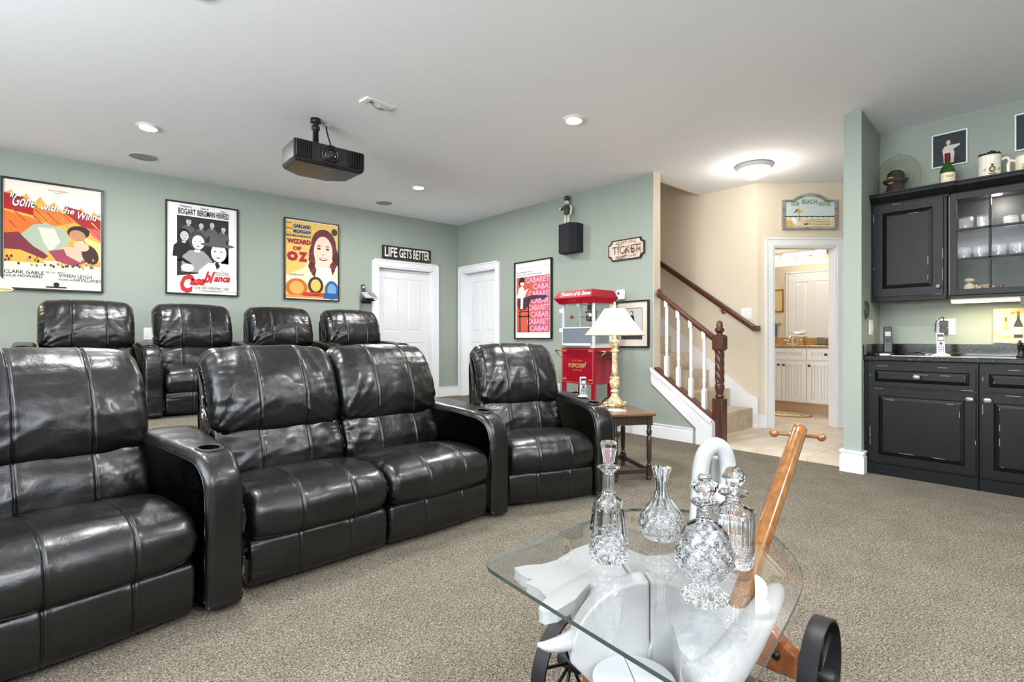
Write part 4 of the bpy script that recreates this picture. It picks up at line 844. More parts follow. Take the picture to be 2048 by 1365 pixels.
t = thing('filler_strip', 'narrow black filler strip between wall end and base cabinet', 'trim', (0, 0, 0)); b = MB(); b.M = MB1; b.box(-1.262, -1.242, -.003, .3, 0, .85, BLACKP); b.build('strip', t, bevel=.001)
t = thing('countertop', 'dark speckled granite countertop with low backsplash along the bar', 'countertop', (0, 0, 0))
b = MB(); b.M = T(0, 0, 0, WB); b.box(-1.266, .6, 4.652, 5.255, .853, .888, GRAN); b.build('slab', t, bevel=.008, seg=3)
b = MB(); b.M = T(0, 0, 0, WB); b.box(-1.29, .6, 5.235, 5.256, .889, .975, GRAN); b.build('backsplash', t, bevel=.002)
b = MB(); b.M = T(4.615, 1.2585, 0, math.atan(.05/.7)); b.box(.03, .63, -.022, -.002, .889, .975, GRAN); b.build('side_splash', t, bevel=.002)
# upper cabinets
MU1 = T(4.925, 0, 0, WB); MU2 = T(4.945, 0, 0, WB)
t = thing('wall_cabinet', 'black distressed wall cabinet with solid raised panel door over the bar', 'cabinet', (0, 0, 0), 0, 'black bar wall cabinets')
b = MB(); b.M = MU1; b.box(-1.275, -.812, 0, .33, 1.33, 2.085, BLACKP); b.build('carcass', t)
panel_door(t, MU1, -1.262, -.83, 1.345, 2.055, knob=(-.855, 1.40), fw=.06)
def crown(b, x0, x1, z0, z1, y0, endr=False):
    prof = [(0, z0), (-.012, z0), (-.016, z0+.015), (-.03, z0+.03), (-.055, z1-.03), (-.06, z1-.012), (-.07, z1-.01), (-.07, z1), (0, z1)]; n = len(prof)
    b.add([(x0, y0+p, z) for p, z in prof]+[(x1-(p if endr else 0), y0+p, z) for p, z in prof], [(i, n+i, n+(i+1) % n, (i+1) % n) for i in range(n)]+[tuple(range(n)), tuple(range(2*n-1, n-1, -1))], BLACKP)
b = MB(); b.M = MU1; crown(b, -1.278, -.812, 2.055, 2.147, 0, True); b.build('crown_moulding', t)
b = MB(); b.M = MU1; b.box(-1.275, -.812, -.01, .02, 1.308, 1.33, BLACKP); b.build('light_rail', t, bevel=.003)
t = thing('glass_cabinet', 'black wall cabinet with divided glass doors holding crystal tumblers', 'cabinet', (0, 0, 0), 0, 'black bar wall cabinets')
DI = mat('dark_cabinet_interior', (22, 22, 24), .5)
b = MB(); b.M = MU2
b.box(-.808, -.79, 0, .31, 1.33, 2.085, BLACKP); b.box(.09, .108, 0, .31, 1.33, 2.085, BLACKP); b.box(-.79, .09, .295, .31, 1.33, 2.085, DI); b.box(-.79, .09, 0, .295, 1.33, 1.352, DI); b.box(-.79, .09, 0, .295, 2.05, 2.085, DI); b.build('carcass', t)
b = MB(); b.M = MU2; crown(b, -.79, .11, 2.055, 2.147, 0); b.build('crown_moulding', t); b = MB(); b.M = MU2; b.box(-.80, .10, -.01, .02, 1.308, 1.33, BLACKP); b.build('light_rail', t, bevel=.003)
ZS = [1.372, 1.588, 1.80, 2.02]
for k, (x0, x1) in enumerate(((-.80, -.352), (-.348, .10))):
    b = MB(); b.M = MU2; fw = .045
    for (a, c, e, f) in ((x0, x0+fw, 1.332, 2.062), (x1-fw, x1, 1.332, 2.062), (x0+fw, x1-fw, 1.332, 1.372), (x0+fw, x1-fw, 2.02, 2.062), ((x0+x1)/2-.007, (x0+x1)/2+.007, 1.372, 2.02), (x0+fw, x1-fw, 1.582, 1.596), (x0+fw, x1-fw, 1.794, 1.808)): b.box(a, c, -.02, 0, e, f, BLACKP)
    b.box(x0+.002, x0+.004, -.0204, -.019, 1.34, 2.05, WORN) if k == 0 else None
    d = b.build('glass_door', t, bevel=.002)
    for i in range(2):
        for j in range(3):
            xa = x0+fw if i == 0 else (x0+x1)/2+.007; xb_ = (x0+x1)/2-.007 if i == 0 else x1-fw
            b = MB(); b.M = MU2; b.rect(xa, xb_, ZS[j]+.01*(j > 0), ZS[j+1]-.006, -.009, PANE); b.build('pane', d)
for z in (1.588, 1.80): b = MB(); b.M = MU2; b.box(-.788, .088, .02, .29, z-.006, z, TUMB); b.build('glass_shelf', t)
b = MB(); b.M = MU2; b.lathe([(0, 2.04), (.03, 2.04), (.034, 2.049)], mat('puck_glow', (255, 240, 220), .5, emit=12), c=(-.56, .13, 0), seg=24, cap=False); b.build('puck_lamp', t)
p = MU2 @ Vector((-.56, .13, 2.0)); point('puck_light', p, 2.2, (1, .93, .84), .02)
# tumblers
def tumbler(i, x, y, z, label, grp, r=.043, h=.088):
    p = MU2 @ Vector((x, y, z)); t = thing('crystal_tumbler', label, 'glass', p, 0, grp)
    if tumbler.first is None:
        b = MB(); b.lathe([(0, 0), (r*.86, 0), (r*.9, .006), (r, h), (r*.94, h), (r*.86, .02), (0, .016)], TUMB, seg=40, cap=False, fn=lambda q, zz, a: q*(1+(.045*abs(math.cos(8*a+zz*60)) if .004 < zz < h*.7 else 0)))
        tumbler.first = b.build('glass_body', t)
        b = MB(); b.lathe([(0, .001), (r*.8, .001), (r*.84, .02), (0, .014)], LGR, seg=16, cap=False)
    else: o = tumbler.first.copy(); COL.objects.link(o); o.parent = t
    return t
tumbler.first = None
xs1 = [-.715, -.615]; xs2 = [-.725, -.635, -.54, -.445]
for i, x in enumerate(xs1+[-.49, -.395]): tumbler(i, x if i < 2 else x, .06 if i < 2 else .20, 1.806 if i < 2 else 1.8003, ['left crystal tumbler on the top shelf of the glass cabinet', 'second crystal tumbler from the left on the cabinet top shelf', 'crystal tumbler at the back of the cabinet top shelf, left one', 'crystal tumbler at the back of the cabinet top shelf, right one'][i], 'cut crystal tumblers in the glass cabinet')
for i, x in enumerate(xs2): tumbler(i, x, .06, 1.5883, ['leftmost', 'second', 'third', 'fourth'][i]+' crystal tumbler from the left on the cabinet middle shelf', 'cut crystal tumblers in the glass cabinet')
t = thing('red_tray', 'thin red tray on the top shelf of the glass cabinet under the tumblers', 'tray', MU2 @ Vector((-.69, .05, 1.8002)), WB); b = MB(); b.box(-.08, .06, -.04, .05, 0, .0055, C(190, 20, 44)); b.build('tray_body', t, bevel=.002)
t = thing('shell_figurine', 'small beige stacked-stone figurine at the bottom left of the glass cabinet', 'figurine', MU2 @ Vector((-.70, .08, 1.352))); sh = C(214, 190, 160); b = MB(); b.sphere((0, 0, .035), .033, sh, sq=(1, 1, 1.05)); b.build('body', t); b = MB(); b.sphere((0, 0, .088), .03, sh, sq=(1.2, 1, .55)); b.build('head', t)
t = thing('dried_flowers', 'low bunch of tan dried flowers on the bottom shelf of the glass cabinet', 'flowers', MU2 @ Vector((-.615, .08, 1.352))); b = MB(); r_ = random.Random(5)
for i in range(30): b.sphere((r_.uniform(-.035, .035), r_.uniform(-.045, .045), r_.uniform(.013, .045)), r_.uniform(.006, .012), C(*r_.choice([(190, 150, 110), (220, 190, 150), (150, 104, 70)])), seg=8)
o = b.build('blossoms', t)
t = thing('salt_shaker', 'small dark and clear glass trinket on the bottom shelf right of the dried flowers', 'trinket', MU2 @ Vector((-.53, .08, 1.352))); b = MB(); b.lathe([(.018, 0), (.02, .01), (.014, .03), (.016, .045), (0, .05)], C(90, 40, 50), seg=16); b.build('body', t)
# under-cabinet tube light
t = thing('under_cabinet_light', 'glowing slim tube light under the glass cabinet', 'light', (0, 0, 0)); b = MB(); b.M = MU2; b.box(-.80, -.42, .04, .09, 1.29, 1.307, PLAST); b.build('housing', t, bevel=.002); b = MB(); b.M = MU2; b.box(-.795, -.425, .036, .085, 1.276, 1.291, mat('tube_glow', (255, 232, 176), .5, emit=4)); b.build('tube', t, bevel=.004)
p = MU2 @ Vector((-.61, .07, 1.268)); area('under_cabinet_glow', p, (0, 0, WB), .36, 2.0, (1, .82, .48), sy=.03)
t = thing('hanging_block', 'small grey wooden block hanging on a string under the glass cabinet', 'ornament', MU2 @ Vector((-.395, .0, 1.255))); b = MB(); b.box(-.015, .015, -.03, .03, -.012, .05, mat('weathered_block', (112, 104, 110), .8)); b.build('block', t, bevel=.002); b = MB(); b.tube([(0, .02, .05), (0, .0, .077), (0, -.02, .05)], .0015, MGR, seg=6); b.build('string', t)
# things standing on the counter
CZ = .8885
def onc(u, X): r = ray(u, V0); d = X/r[0]; return Vector((X, r[1]*d, CZ))
p = onc(1770, 5.06); p.y -= .02; t = thing('remote_control', 'tall black handset standing upright on the counter near the corner', 'remote', p, WB+.3)
b = MB(); b.box(-.04, .04, -.035, .035, 0, .014, BLK); b.build('cradle', t, bevel=.004)
phone_handset(t, Matrix.Rotation(math.radians(-8), 4, 'X'), .225, .058, BLK)
p = onc(1882, 4.95); t = thing('cordless_phone', 'white cordless phone upright in its charging base on the granite counter', 'telephone', p, WB+.45)
b = MB(); b.lathe([(0, 0), (.055, 0), (.053, .01), (.03, .02), (0, .022)], PLAST, seg=28); b.build('charging_base', t); phone_handset(t, Matrix.Translation((0, 0, .005)) @ Matrix.Rotation(math.radians(-10), 4, 'X'), .168, .048, PLAST)
b = MB(); b.tube([(-.04, .02, .006), (-.08, .05, .004), (-.06, .12, .006), (-.02, .2, .01)], .003, PLAST, sub=5, seg=6); b.build('cord', t)
q = onx(1892, 654, 5.26); t = plate('bar_outlet', 'white double outlet plate with black adapters above the counter', 'outlet', T(5.26, 0, 0, WB), -q.y, q.z, .115, .125, 'socket')
for k, dz in enumerate((.02, -.035)): b = MB(); b.M = T(5.26, 0, 0, WB); b.box(-q.y-.034, -q.y+.018, -.045, -.007, q.z+dz-.024, q.z+dz+.026, BLK); b.build('adapter', t, bevel=.004)
b = MB(); b.M = T(5.26, 0, 0, WB); b.tube([(-q.y-.01, -.03, q.z+.046), (-q.y-.012, -.04, q.z+.075), (-q.y-.05, -.05, q.z+.04), (-q.y-.06, -.05, q.z-.04)], .003, BLK, sub=5, seg=6); b.build('cord', t)
p = onc(1862, 5.12); t = thing('black_cable', 'loose black cable lying on the counter beside the cordless phone', 'cable', p); b = MB(); b.tube([(0, 0, .005), (-.03, .05, .012), (.02, .1, .02), (-.02, .16, .006), (.0, .2, .004)], .0045, BLK, sub=6, seg=8); b.build('cord', t)
for nm, u, c_, lb in (('black_coaster', 1750, BLK, 'round black puck on the counter near the wall end'), ('white_coaster', 1765, PLAST, 'round white puck on the counter beside the black one')):
    t = thing(nm, lb, 'coaster', onc(u, 4.78)-Vector((0, .012, 0))); b = MB(); b.lathe([(0, 0), (.036, 0), (.04, .006), (.036, .014), (0, .016)], c_, seg=28); b.build('disc', t)
for nm, u0, u1, lb, c_ in (('paper_sheet', 1783, 1868, 'white papers lying flat on the counter in front of the phone', C(236, 234, 230)), ('ruler_strip', 1874, 1955, 'pale ruler strip lying along the front of the counter', C(206, 196, 184))):
    a_ = onc(u0, 4.72); c2 = onc(u1, 4.70); t = thing(nm, lb, 'paper' if nm[0] == 'p' else 'ruler', a_); b = MB(); b.box(-.01, .05 if nm[0] == 'p' else .025, c2.y-a_.y, 0, 0, .003, c_)
    if nm[0] == 'r':
        for i in range(16): yy = (c2.y-a_.y)*i/16; b.box(-.008, .012, yy-.004, yy, .003, .0034, DGR)
    b.build('sheet' if nm[0] == 'p' else 'strip', t)
# wine plaque
q0 = onx(1987, 686, 5.255); q1 = onx(1987, 618, 5.255); t = thing('wine_plaque', 'weathered wooden plaque painted with two wine bottles above the backsplash', 'sign', (5.255, q0.y-.17, q0.z), WB)
AG2 = mat('aged_cream_board', (236, 214, 170), .6); noise_col(AG2, [(.36, (206, 150, 84)), (.5, (236, 216, 176)), (.75, (244, 232, 208))], 6, 7, .7)
hh = q1.z-q0.z; b = MB(); b.box(-.17, .17, -.02, -.002, 0, hh, AG2); b.build('board', t, bevel=.003)
def bottle2(b, x, z, s, y, c, lab): b.flat([(x-.022*s, z), (x+.022*s, z), (x+.022*s, z+.09*s), (x+.008*s, z+.13*s), (x+.007*s, z+.18*s), (x-.007*s, z+.18*s), (x-.008*s, z+.13*s), (x-.022*s, z+.09*s)], y, c); b.rect(x-.02*s, x+.02*s, z+.025*s, z+.075*s, y-.0004, lab); b.rect(x-.0075*s, x+.0075*s, z+.15*s, z+.182*s, y-.0004, C(150, 90, 50))
b = MB(); bottle2(b, -.10, .03, .85, -.0205, C(206, 160, 100), C(240, 226, 210)); bottle2(b, -.035, .035, 1.05, -.0207, C(60, 62, 54), C(232, 222, 210)); b.ell(.04, .115, .028, .02, -.021, C(170, 60, 60)); b.rect(.037, .043, .045, .10, -.0212, C(210, 190, 170)); b.rect(-.16, .16, .012, .032, -.0203, C(220, 204, 186)); b.ell(-.065, .215, .014, .006, -.0208, C(170, 130, 60), rot=.6); b.build('painted_bottles', t)
b = MB(); b.text('Wine', .03, .16, .12, .06, -.0212, C(70, 60, 36), shear=.2); b.build('lettering', t)
p = onc(2042, 5.05); t = thing('bar_faucet', 'black bar faucet with pale lever at the right edge of the counter', 'faucet', p); b = MB(); b.lathe([(.025, 0), (.025, .01), (.016, .018), (.016, .06), (.02, .065), (.018, .085), (0, .09)], BLK, seg=20); b.tube([(0, 0, .06), (-.05, 0, .11), (-.11, 0, .10), (-.12, 0, .08)], .009, BLK, sub=5); b.build('spout', t); b = MB(); b.tube([(0, 0, .09), (-.0, .05, .096), (.0, .10, .098)], [.006, .008, .006], BRASS, sub=3, flat=.5); b.build('lever', t)
# switch and dark oval on the return wall
MR_ = T(4.60, 1.26, 0, math.atan(.05/.7))
(x0, z0), (x1, z1_) = poly_on(MR_, [(1741, 655), (1731, 620)])
plate('bar_switch', 'white triple switch plate on the wall return beside the counter', 'light switch', MR_, x0, z0, .11, .12, n=3)
t = thing('oval_plaque', 'small dark oval plaque on the wall return above the switch plate', 'plaque', MR_ @ Vector((x1, 0, z1_)), MR_.to_euler().z); b = MB(); b.lathe([(0, -.026), (.03, -.022), (.045, -.012), (.05, -.001)], DGR, axis='y', seg=28, cap=False); 
for i in range(len(b.v)): b.v[i].z *= 1.45
b.build('disc', t)
# things on top of the cabinets
TZc = 2.086
p = onc(1798, 5.09); p.z = TZc; t = thing('glass_cloche', 'clear glass dome on a wooden base on top of the corner cabinet', 'cloche', p)
b = MB(); b.lathe([(0, 0), (.15, 0), (.155, .012), (.15, .03), (.14, .038), (0, .038)], HONEY, seg=44); b.build('wooden_base', t, angle=40)
b = MB(); R_ = .142; prof = [(R_, .04), (R_, .24)]+[(R_*math.cos(a), .24+.15*math.sin(a)) for a in [PI/2*i/12 for i in range(1, 12)]]+[(.004, .39)]; b.lathe(prof, glassmat('cloche_glass', (.95, .94, .90), .05, .6), seg=48, cap=False); b.sphere((0, 0, .398), .012, MC['cloche_glass']); b.build('glass_dome', t)
t = thing('keepsake_hat', 'dark brown hat-like keepsake with pale round badge inside the glass dome', 'keepsake', (p.x-.01, p.y+.02, p.z+.038), WB-.4); hb = C(52, 40, 36)
b = MB(); b.lathe([(.09, 0), (.088, .03), (.06, .09), (.055, .13), (0, .13)], hb, seg=30); b.build('lower_body', t); b = MB(); b.lathe([(.0, .13), (.075, .135), (.085, .155), (.06, .165), (.055, .21), (.035, .23), (0, .232)], hb, seg=30); b.build('crown', t); b = MB(); b.lathe([(0, -.066), (.028, -.064), (.03, -.055)], C(190, 150, 110), c=(0, 0, .15), axis='y', seg=24, cap=False); b.build('badge', t)
p = onc(1895, 5.05); p.z = TZc; t = thing('wine_bottle', 'green glass wine bottle with cream label and dark red foil on the cabinet', 'bottle', p, WB+.4)
b = MB(); b.lathe([(0, 0), (.043, 0), (.046, .006), (.046, .18), (.04, .205), (.02, .235), (.016, .25), (.016, .262)], BOTG, seg=32); b.build('glass', t); b = MB(); b.lathe([(.0165, .255), (.0175, .256), (.017, .31), (.018, .315), (0, .317)], C(110, 14, 34), seg=24); b.build('foil_cap', t)
b = MB(); n = 20; R_ = .0466; b.add([(R_*math.sin(a), -R_*math.cos(a), z) for z in (.05, .165) for a in [(-.5+i/n)*2.6 for i in range(n+1)]], [(i, i+1, n+2+i, n+1+i) for i in range(n)], C(240, 226, 200), True); b.build('label', t)
b = MB(); b.text('Penfolds', -.02, .128, .04, .016, -R_-.0012, C(150, 40, 40), shear=.3); b.text('Shiraz', -.012, .11, .024, .006, -R_-.0008, INK); b.build('lettering', t)
def mug(u, label, r, h, first=True):
    p = onc(u, 5.06); p.z = TZc; t = thing('ceramic_stein', label, 'mug', p, WB+.35); iv = mat('ivory_ceramic', (240, 232, 214), .2)
    b = MB(); b.lathe([(0, 0), (r*1.05, 0), (r*1.06, .012), (r, .02), (r, h-.02), (r*1.03, h-.01), (r*1.02, h), (r*.92, h), (r*.9, .02), (0, .015)], iv, seg=36, cap=False); b.build('body', t)
    sx = 1 if first else -1
    b = MB(); b.tube([(sx*r*.95, 0, h*.85), (sx*r*1.5, 0, h*.9), (sx*r*1.75, 0, h*.75), (sx*r*1.6, 0, h*.35), (sx*r*.95, 0, h*.22)], .011, iv, sub=6, flat=.8); b.build('handle', t); return t
t = mug(1979, 'large ivory stein with a dark crest and the numbers 19 and 68 on the cabinet', .062, .235)
b = MB(); y = -.0655; b.text('19', -.042, .12, .016, .017, y+.012, INK); b.text('68', .026, .12, .016, .017, y+.012, INK); b.build('numerals', t)
b = MB(); b.ell(0, .128, .018, .022, y, C(60, 54, 44)); b.ell(0, .128, .012, .014, y-.0006, C(206, 180, 110)); b.flat([(-.018, .095), (.018, .095), (.022, .101), (-.022, .101)], y, INK); b.flat([(-.006, .152), (.006, .152), (.008, .166), (-.008, .166)], y, INK); b.build('crest', t)
b = MB(); r_ = random.Random(2)
for i in range(16): a = 2*PI*i/16; b.sphere((.05*math.cos(a)*r_.uniform(.5, 1), .05*math.sin(a), .238+r_.uniform(0, .012)), .014, C(34, 36, 44), seg=8)
b.build('dark_filling', t)
t = mug(2050, 'smaller ivory mug with a floral pattern at the right end of the cabinet top', .05, .19, False); b = MB(); 
for (x, z, c_) in ((-.015, .10, (206, 160, 70)), (.0, .12, (120, 90, 60)), (-.02, .12, (230, 200, 120)), (-.005, .16, (50, 60, 60))): b.ell(x, z, .014, .012, -.0525, C(*c_))
b.build('floral_pattern', t)
MBK = T(5.26, 0, 0, WB)
for (uv, lb) in (([(1864, 340), (1936, 326), (1864, 273), (1936, 257)], 'white-framed photograph of a man in white pointing, above the wine bottle'), ([(2029.5, 305), (2100, 291), (2029.5, 232), (2100, 214)], 'white-framed photograph at the right edge of the bar wall')):
    pc = poly_on(MBK, uv); xa, xb = pc[0][0], pc[1][0]; za = (pc[0][1]+pc[1][1])/2; zb = (pc[2][1]+pc[3][1])/2; w_, h_ = xb-xa, zb-za
    t = wallthing('framed_photograph', lb, 'picture', MBK, xa, xb, za, 'white framed photographs on the bar wall'); frame_part(t, w_, h_, .01, .018, PLAST)
    b = MB(); X = lambda a: -w_/2+a*w_; Z = lambda c: c*h_; y = -.008; b.rect(X(.02), X(.98), Z(.02), Z(.98), y, C(52, 58, 62)); 
    b.flat([(X(a), Z(c_)) for a, c_ in [(.34, .12), (.62, .10), (.64, .40), (.60, .48), (.80, .58), (.78, .62), (.46, .62), (.36, .60), (.30, .50), (.33, .34)]], y-.0005, C(214, 206, 200)); b.ell(X(.45), Z(.71), .075*w_, .085*h_, y-.0006, C(60, 50, 48)); b.ell(X(.47), Z(.70), .06*w_, .075*h_, y-.0008, C(206, 190, 176)); b.build('print', t)

# ------------------------------------------------------------------ bathroom seen through the doorway
MV = T(7.50, 0, 0, WB); VW = mat('vanity_white', (240, 240, 242), .35)
t = thing('vanity_cabinet', 'white beadboard vanity cabinet with dark knobs in the bathroom', 'cabinet', (0, 0, 0))
b = MB(); b.M = MV; b.box(-4.3, -2.11, 0, .53, .165, .893, VW); b.box(-4.3, -2.11, .05, .53, TZ, .165, mat('tan_toe_kick', (196, 166, 132), .6)); b.build('carcass', t)
def vdoor(x0, x1, z0, z1, nm, kx, kz):
    b = MB(); b.M = MV; fw = .05
    for (a, c, e, f) in ((x0, x0+fw, z0, z1), (x1-fw, x1, z0, z1), (x0+fw, x1-fw, z0, z0+fw), (x0+fw, x1-fw, z1-fw, z1)): b.box(a, c, -.02, 0, e, f, VW)
    x = x0+fw
    while x < x1-fw-.01: b.box(x+.002, min(x+.036, x1-fw), -.009, 0, z0+fw, z1-fw, VW); x += .038
    d = b.build(nm, t, bevel=.002)
    if kx is not None: b = MB(); b.M = MV @ Matrix.Translation((kx, -.02, kz)); b.lathe([(.007, 0), (.006, -.012), (.016, -.018), (.016, -.028), (0, -.032)], DGR, axis='y', seg=18); b.build('knob', d)
vdoor(-2.665, -2.34, .18, .712, 'door', -2.635, .66); vdoor(-2.985, -2.68, .18, .712, 'door', -2.955, .66); vdoor(-3.295, -2.99, .18, .712, 'door', -3.02, .66)
vdoor(-2.665, -2.34, .735, .88, 'drawer', -2.44, .81); vdoor(-3.295, -2.68, .735, .88, 'false_front', None, 0)
t = thing('bathroom_counter', 'brown granite vanity counter with backsplash below the mirror', 'countertop', (0, 0, 0)); b = MB(); b.M = T(0, 0, 0, WB); b.box(-4.3, -2.105, 7.475, 8.045, .895, .925, BGRAN); b.build('slab', t, bevel=.006); b = MB(); b.M = T(0, 0, 0, WB); b.box(-4.3, -2.105, 8.02, 8.046, .926, 1.02, BGRAN); b.build('backsplash', t)
t = thing('bathroom_mirror', 'wide frameless mirror over the bathroom vanity', 'mirror', (8.05, 3.2, 1.03), WB); b = MB(); b.box(-1.05, 1.0, -.008, -.002, 0, 1.04, MIRR); b.build('mirror_glass', t)
t = thing('vanity_light', 'row of glowing frosted shades on the fixture above the bathroom mirror', 'light fixture', (8.05, 3.1, 2.20), WB); b = MB(); b.box(-.5, .5, -.05, -.002, -.02, .05, STEEL); b.build('backplate', t, bevel=.004)
for i in range(5):
    b = MB(); b.lathe([(.02, .03), (.045, .02), (.065, -.02), (.075, -.05), (0, -.045)], mat('shade_glow', (255, 250, 240), .5, emit=3), c=(-.42+.21*i, -.12, 0), seg=24); b.build('glass_shade', t); b = MB(); b.bar((-.42+.21*i, -.04, .02), (-.42+.21*i, -.12, .03), .01, STEEL); b.build('arm', t)
area('vanity_light_glow', (7.88, 3.1, 2.12), (0, 0, WB), .9, 7, (1, .93, .82), sy=.1); point('bathroom_fill', (7.0, 3.3, 2.5), 9, (1, .93, .82), .15)  # the point light has no fixture, added to brighten the bathroom
p = onz(1585, 0, 1) if 0 else None
def ont(u, X, z): r = ray(u, V0); d = X/r[0]; return Vector((X, r[1]*d, z))
p = ont(1586, 7.86, .926); t = thing('bathroom_faucet', 'chrome bathroom faucet on the brown vanity counter', 'faucet', p, WB); b = MB(); b.box(-.08, .08, -.03, .03, 0, .018, CHROME); b.build('base', t, bevel=.005)
b = MB(); b.tube([(0, 0, .01), (0, -.01, .09), (0, -.06, .12), (0, -.12, .10), (0, -.13, .07)], [.02, .016, .014, .012, .012], CHROME, sub=5); b.build('spout', t)
for s_ in (-1, 1): b = MB(); b.lathe([(.016, .015), (.012, .05), (.018, .06), (0, .066)], CHROME, c=(s_*.065, 0, 0), seg=16); b.bar((s_*.065, 0, .058), (s_*.12, -.02, .07), .007, CHROME); b.build('handle', t)
p = ont(1594, 7.95, .926); t = thing('seagull_sign', 'small wooden block sign with a white seagull on the vanity', 'ornament', p, WB+.5); b = MB(); b.box(-.075, .075, -.018, .018, .0, .12, mat('tan_block', (190, 160, 110), .7)); b.build('block', t, bevel=.002); b = MB(); b.sphere((0, 0, .165), .028, PLAST, sq=(2.1, .8, .8)); b.sphere((.06, 0, .19), .016, PLAST); b.tube([(-.04, 0, .17), (-.10, 0, .20)], [.014, .003], LGR); b.build('seagull', t); b = MB(); b.text('BEACH', -.055, .045, .11, .03, -.0185, INK); b.build('lettering', t)
p = ont(1645, 7.80, .926); ol = mat('olive_ceramic', (112, 116, 92), .4)
t = thing('ceramic_tray', 'round olive ceramic tray on the vanity under two cups', 'tray', p); b = MB(); b.lathe([(0, 0), (.08, 0), (.095, .012), (.088, .013), (.076, .006), (0, .006)], ol, seg=36); b.build('tray_body', t)
for (dx, dy, h_, lb) in ((.02, .035, .10, 'taller olive ceramic cup at the back of the vanity tray'), (-.03, -.03, .078, 'shorter olive ceramic cup at the front of the vanity tray')):
    t = thing('ceramic_cup', lb, 'cup', (p.x+dx, p.y+dy, p.z+.0065)); b = MB(); b.lathe([(0, 0), (.036, 0), (.039, .01), (.04, h_-.01), (.038, h_), (.033, h_), (.033, .01), (0, .01)], ol, seg=28, fn=lambda r_, z_, a: r_*(1+.02*math.cos(z_*500))); b.build('cup_body', t)
p = onz(1566, 827, TZ); t = thing('oval_rug', 'oval braided jute rug with printed word on the bathroom floor', 'rug', (7.2, 2.93, TZ+.001), WB); jt = mat('jute', (206, 180, 130), .9); jd = mat('jute_brown', (140, 104, 64), .9)
b = MB()
for i, (r_, m_) in enumerate(((1, jd), (.94, jt), (.72, jd), (.69, mat('jute_pale', (226, 206, 164), .9)))): b.slab([(.42*r_*math.cos(a), .25*r_*math.sin(a)) for a in [2*PI*k/40 for k in range(40)]], 0, .006+.0008*i, m_)
b.M = Matrix.Rotation(-PI/2, 4, 'X'); b.text('BEACH', -.22, -.05, .44, .10, -.0092, jd, bold=.02); b.build('weave', t)
t = thing('framed_print', 'wood-framed print on the bathroom wall seen in the mirror', 'picture', MB6 @ Vector((3.98, 0, 1.48)), MB6.to_euler().z, None); frame_part(t, .3, .4, .02, .02, mat('gilt_wood', (150, 104, 50), .4)); b = MB(); b.rect(-.13, .13, .02, .38, -.009, C(220, 196, 150)); b.build('print', t)
t = thing('towel_ring', 'chrome towel ring on the bathroom wall seen in the mirror', 'towel holder', MB6 @ Vector((3.90, 0, 1.27)), MB6.to_euler().z); b = MB(); b.lathe([(.03, -.001), (.03, -.01), (.01, -.015), (.01, -.05), (0, -.05)], CHROME, axis='y', seg=20); b.tube([(0, -.05, 0), (.20, -.05, 0)], .007, CHROME); b.build('ring', t)
t = thing('hand_towel', 'blue hand towel hanging on the towel ring in the bathroom', 'towel', MB6 @ Vector((4.0, .0, 1.0)), MB6.to_euler().z); b = MB(); b.box(-.07, .09, -.064, -.059, 0, .27, mat('blue_towel', (92, 104, 150), .95)); b.box(-.07, .09, -.041, -.036, .04, .27, MC['blue_towel']); b.box(-.07, .09, -.064, -.036, .268, .282, MC['blue_towel']); b.build('towel_cloth', t, bevel=.002)
# ------------------------------------------------------------------ lamp tables and lamps
t = thing('end_table', 'small dark oak end table with turned legs beside the right front recliner', 'table', (3.242, 2.471, 0), math.radians(-29), 'turned-leg lamp tables')
TW, TD, TH = .13, .225, .485
b = MB(); b.box(-TW-.035, TW+.035, -TD-.04, TD+.04, TH-.022, TH, OAKTOP); b.build('tabletop', t, bevel=.008, seg=3)
for nm, (x0, x1, y0, y1) in (('apron', (-TW, TW, -TD-.012, -TD+.006)), ('apron', (-TW, TW, TD-.006, TD+.012)), ('apron', (-TW-.012, -TW+.006, -TD, TD)), ('apron', (TW-.006, TW+.012, -TD, TD))):
    b = MB(); b.box(x0, x1, y0, y1, TH-.085, TH-.022, OAKD)
    if x1-x0 > .1:
        for i in range(12): b.box(x0+.02+i*.02, x0+.028+i*.02, (y0-.003) if y0 < 0 else y1-.001, (y0+.001) if y0 < 0 else y1+.003, TH-.074, TH-.036, OAKTOP if 0 else OAKD)
    b.build(nm, t, bevel=.001)
for sx in (-1, 1):
    for sy in (-1, 1):
        b = MB(); b.M = Matrix.Translation((sx*TW, sy*TD, 0)); b.box(-.019, .019, -.019, .019, TH-.09, TH-.022, OAKD)
        b.lathe([(.0, 0), (.014, 0), (.019, .012), (.014, .028), (.012, .034)], OAKD, seg=20); b.box(-.019, .019, -.019, .019, .034, .10, OAKD)
        b.lathe([(.012, .10), (.018, .108), (.013, .118), (.012, .135), (.017, .15), (.018, .27), (.019, .31), (.012, .32), (.018, .332), (.02, .35), (.013, .372), (.019, .38), (.012, .39), (.012, .396)], OAKD, seg=20); b.build('leg', t, angle=40)
for (x0, x1, y0, y1) in ((-TW, TW, -TD-.01, -TD+.01), (-TW, TW, TD-.01, TD+.01), (-TW-.01, -TW+.01, -TD, TD), (TW-.01, TW+.01, -TD, TD)):
    b = MB(); b.box(x0, x1, y0, y1, .052, .084, OAKD); b.build('stretcher', t, bevel=.002)
tb = t
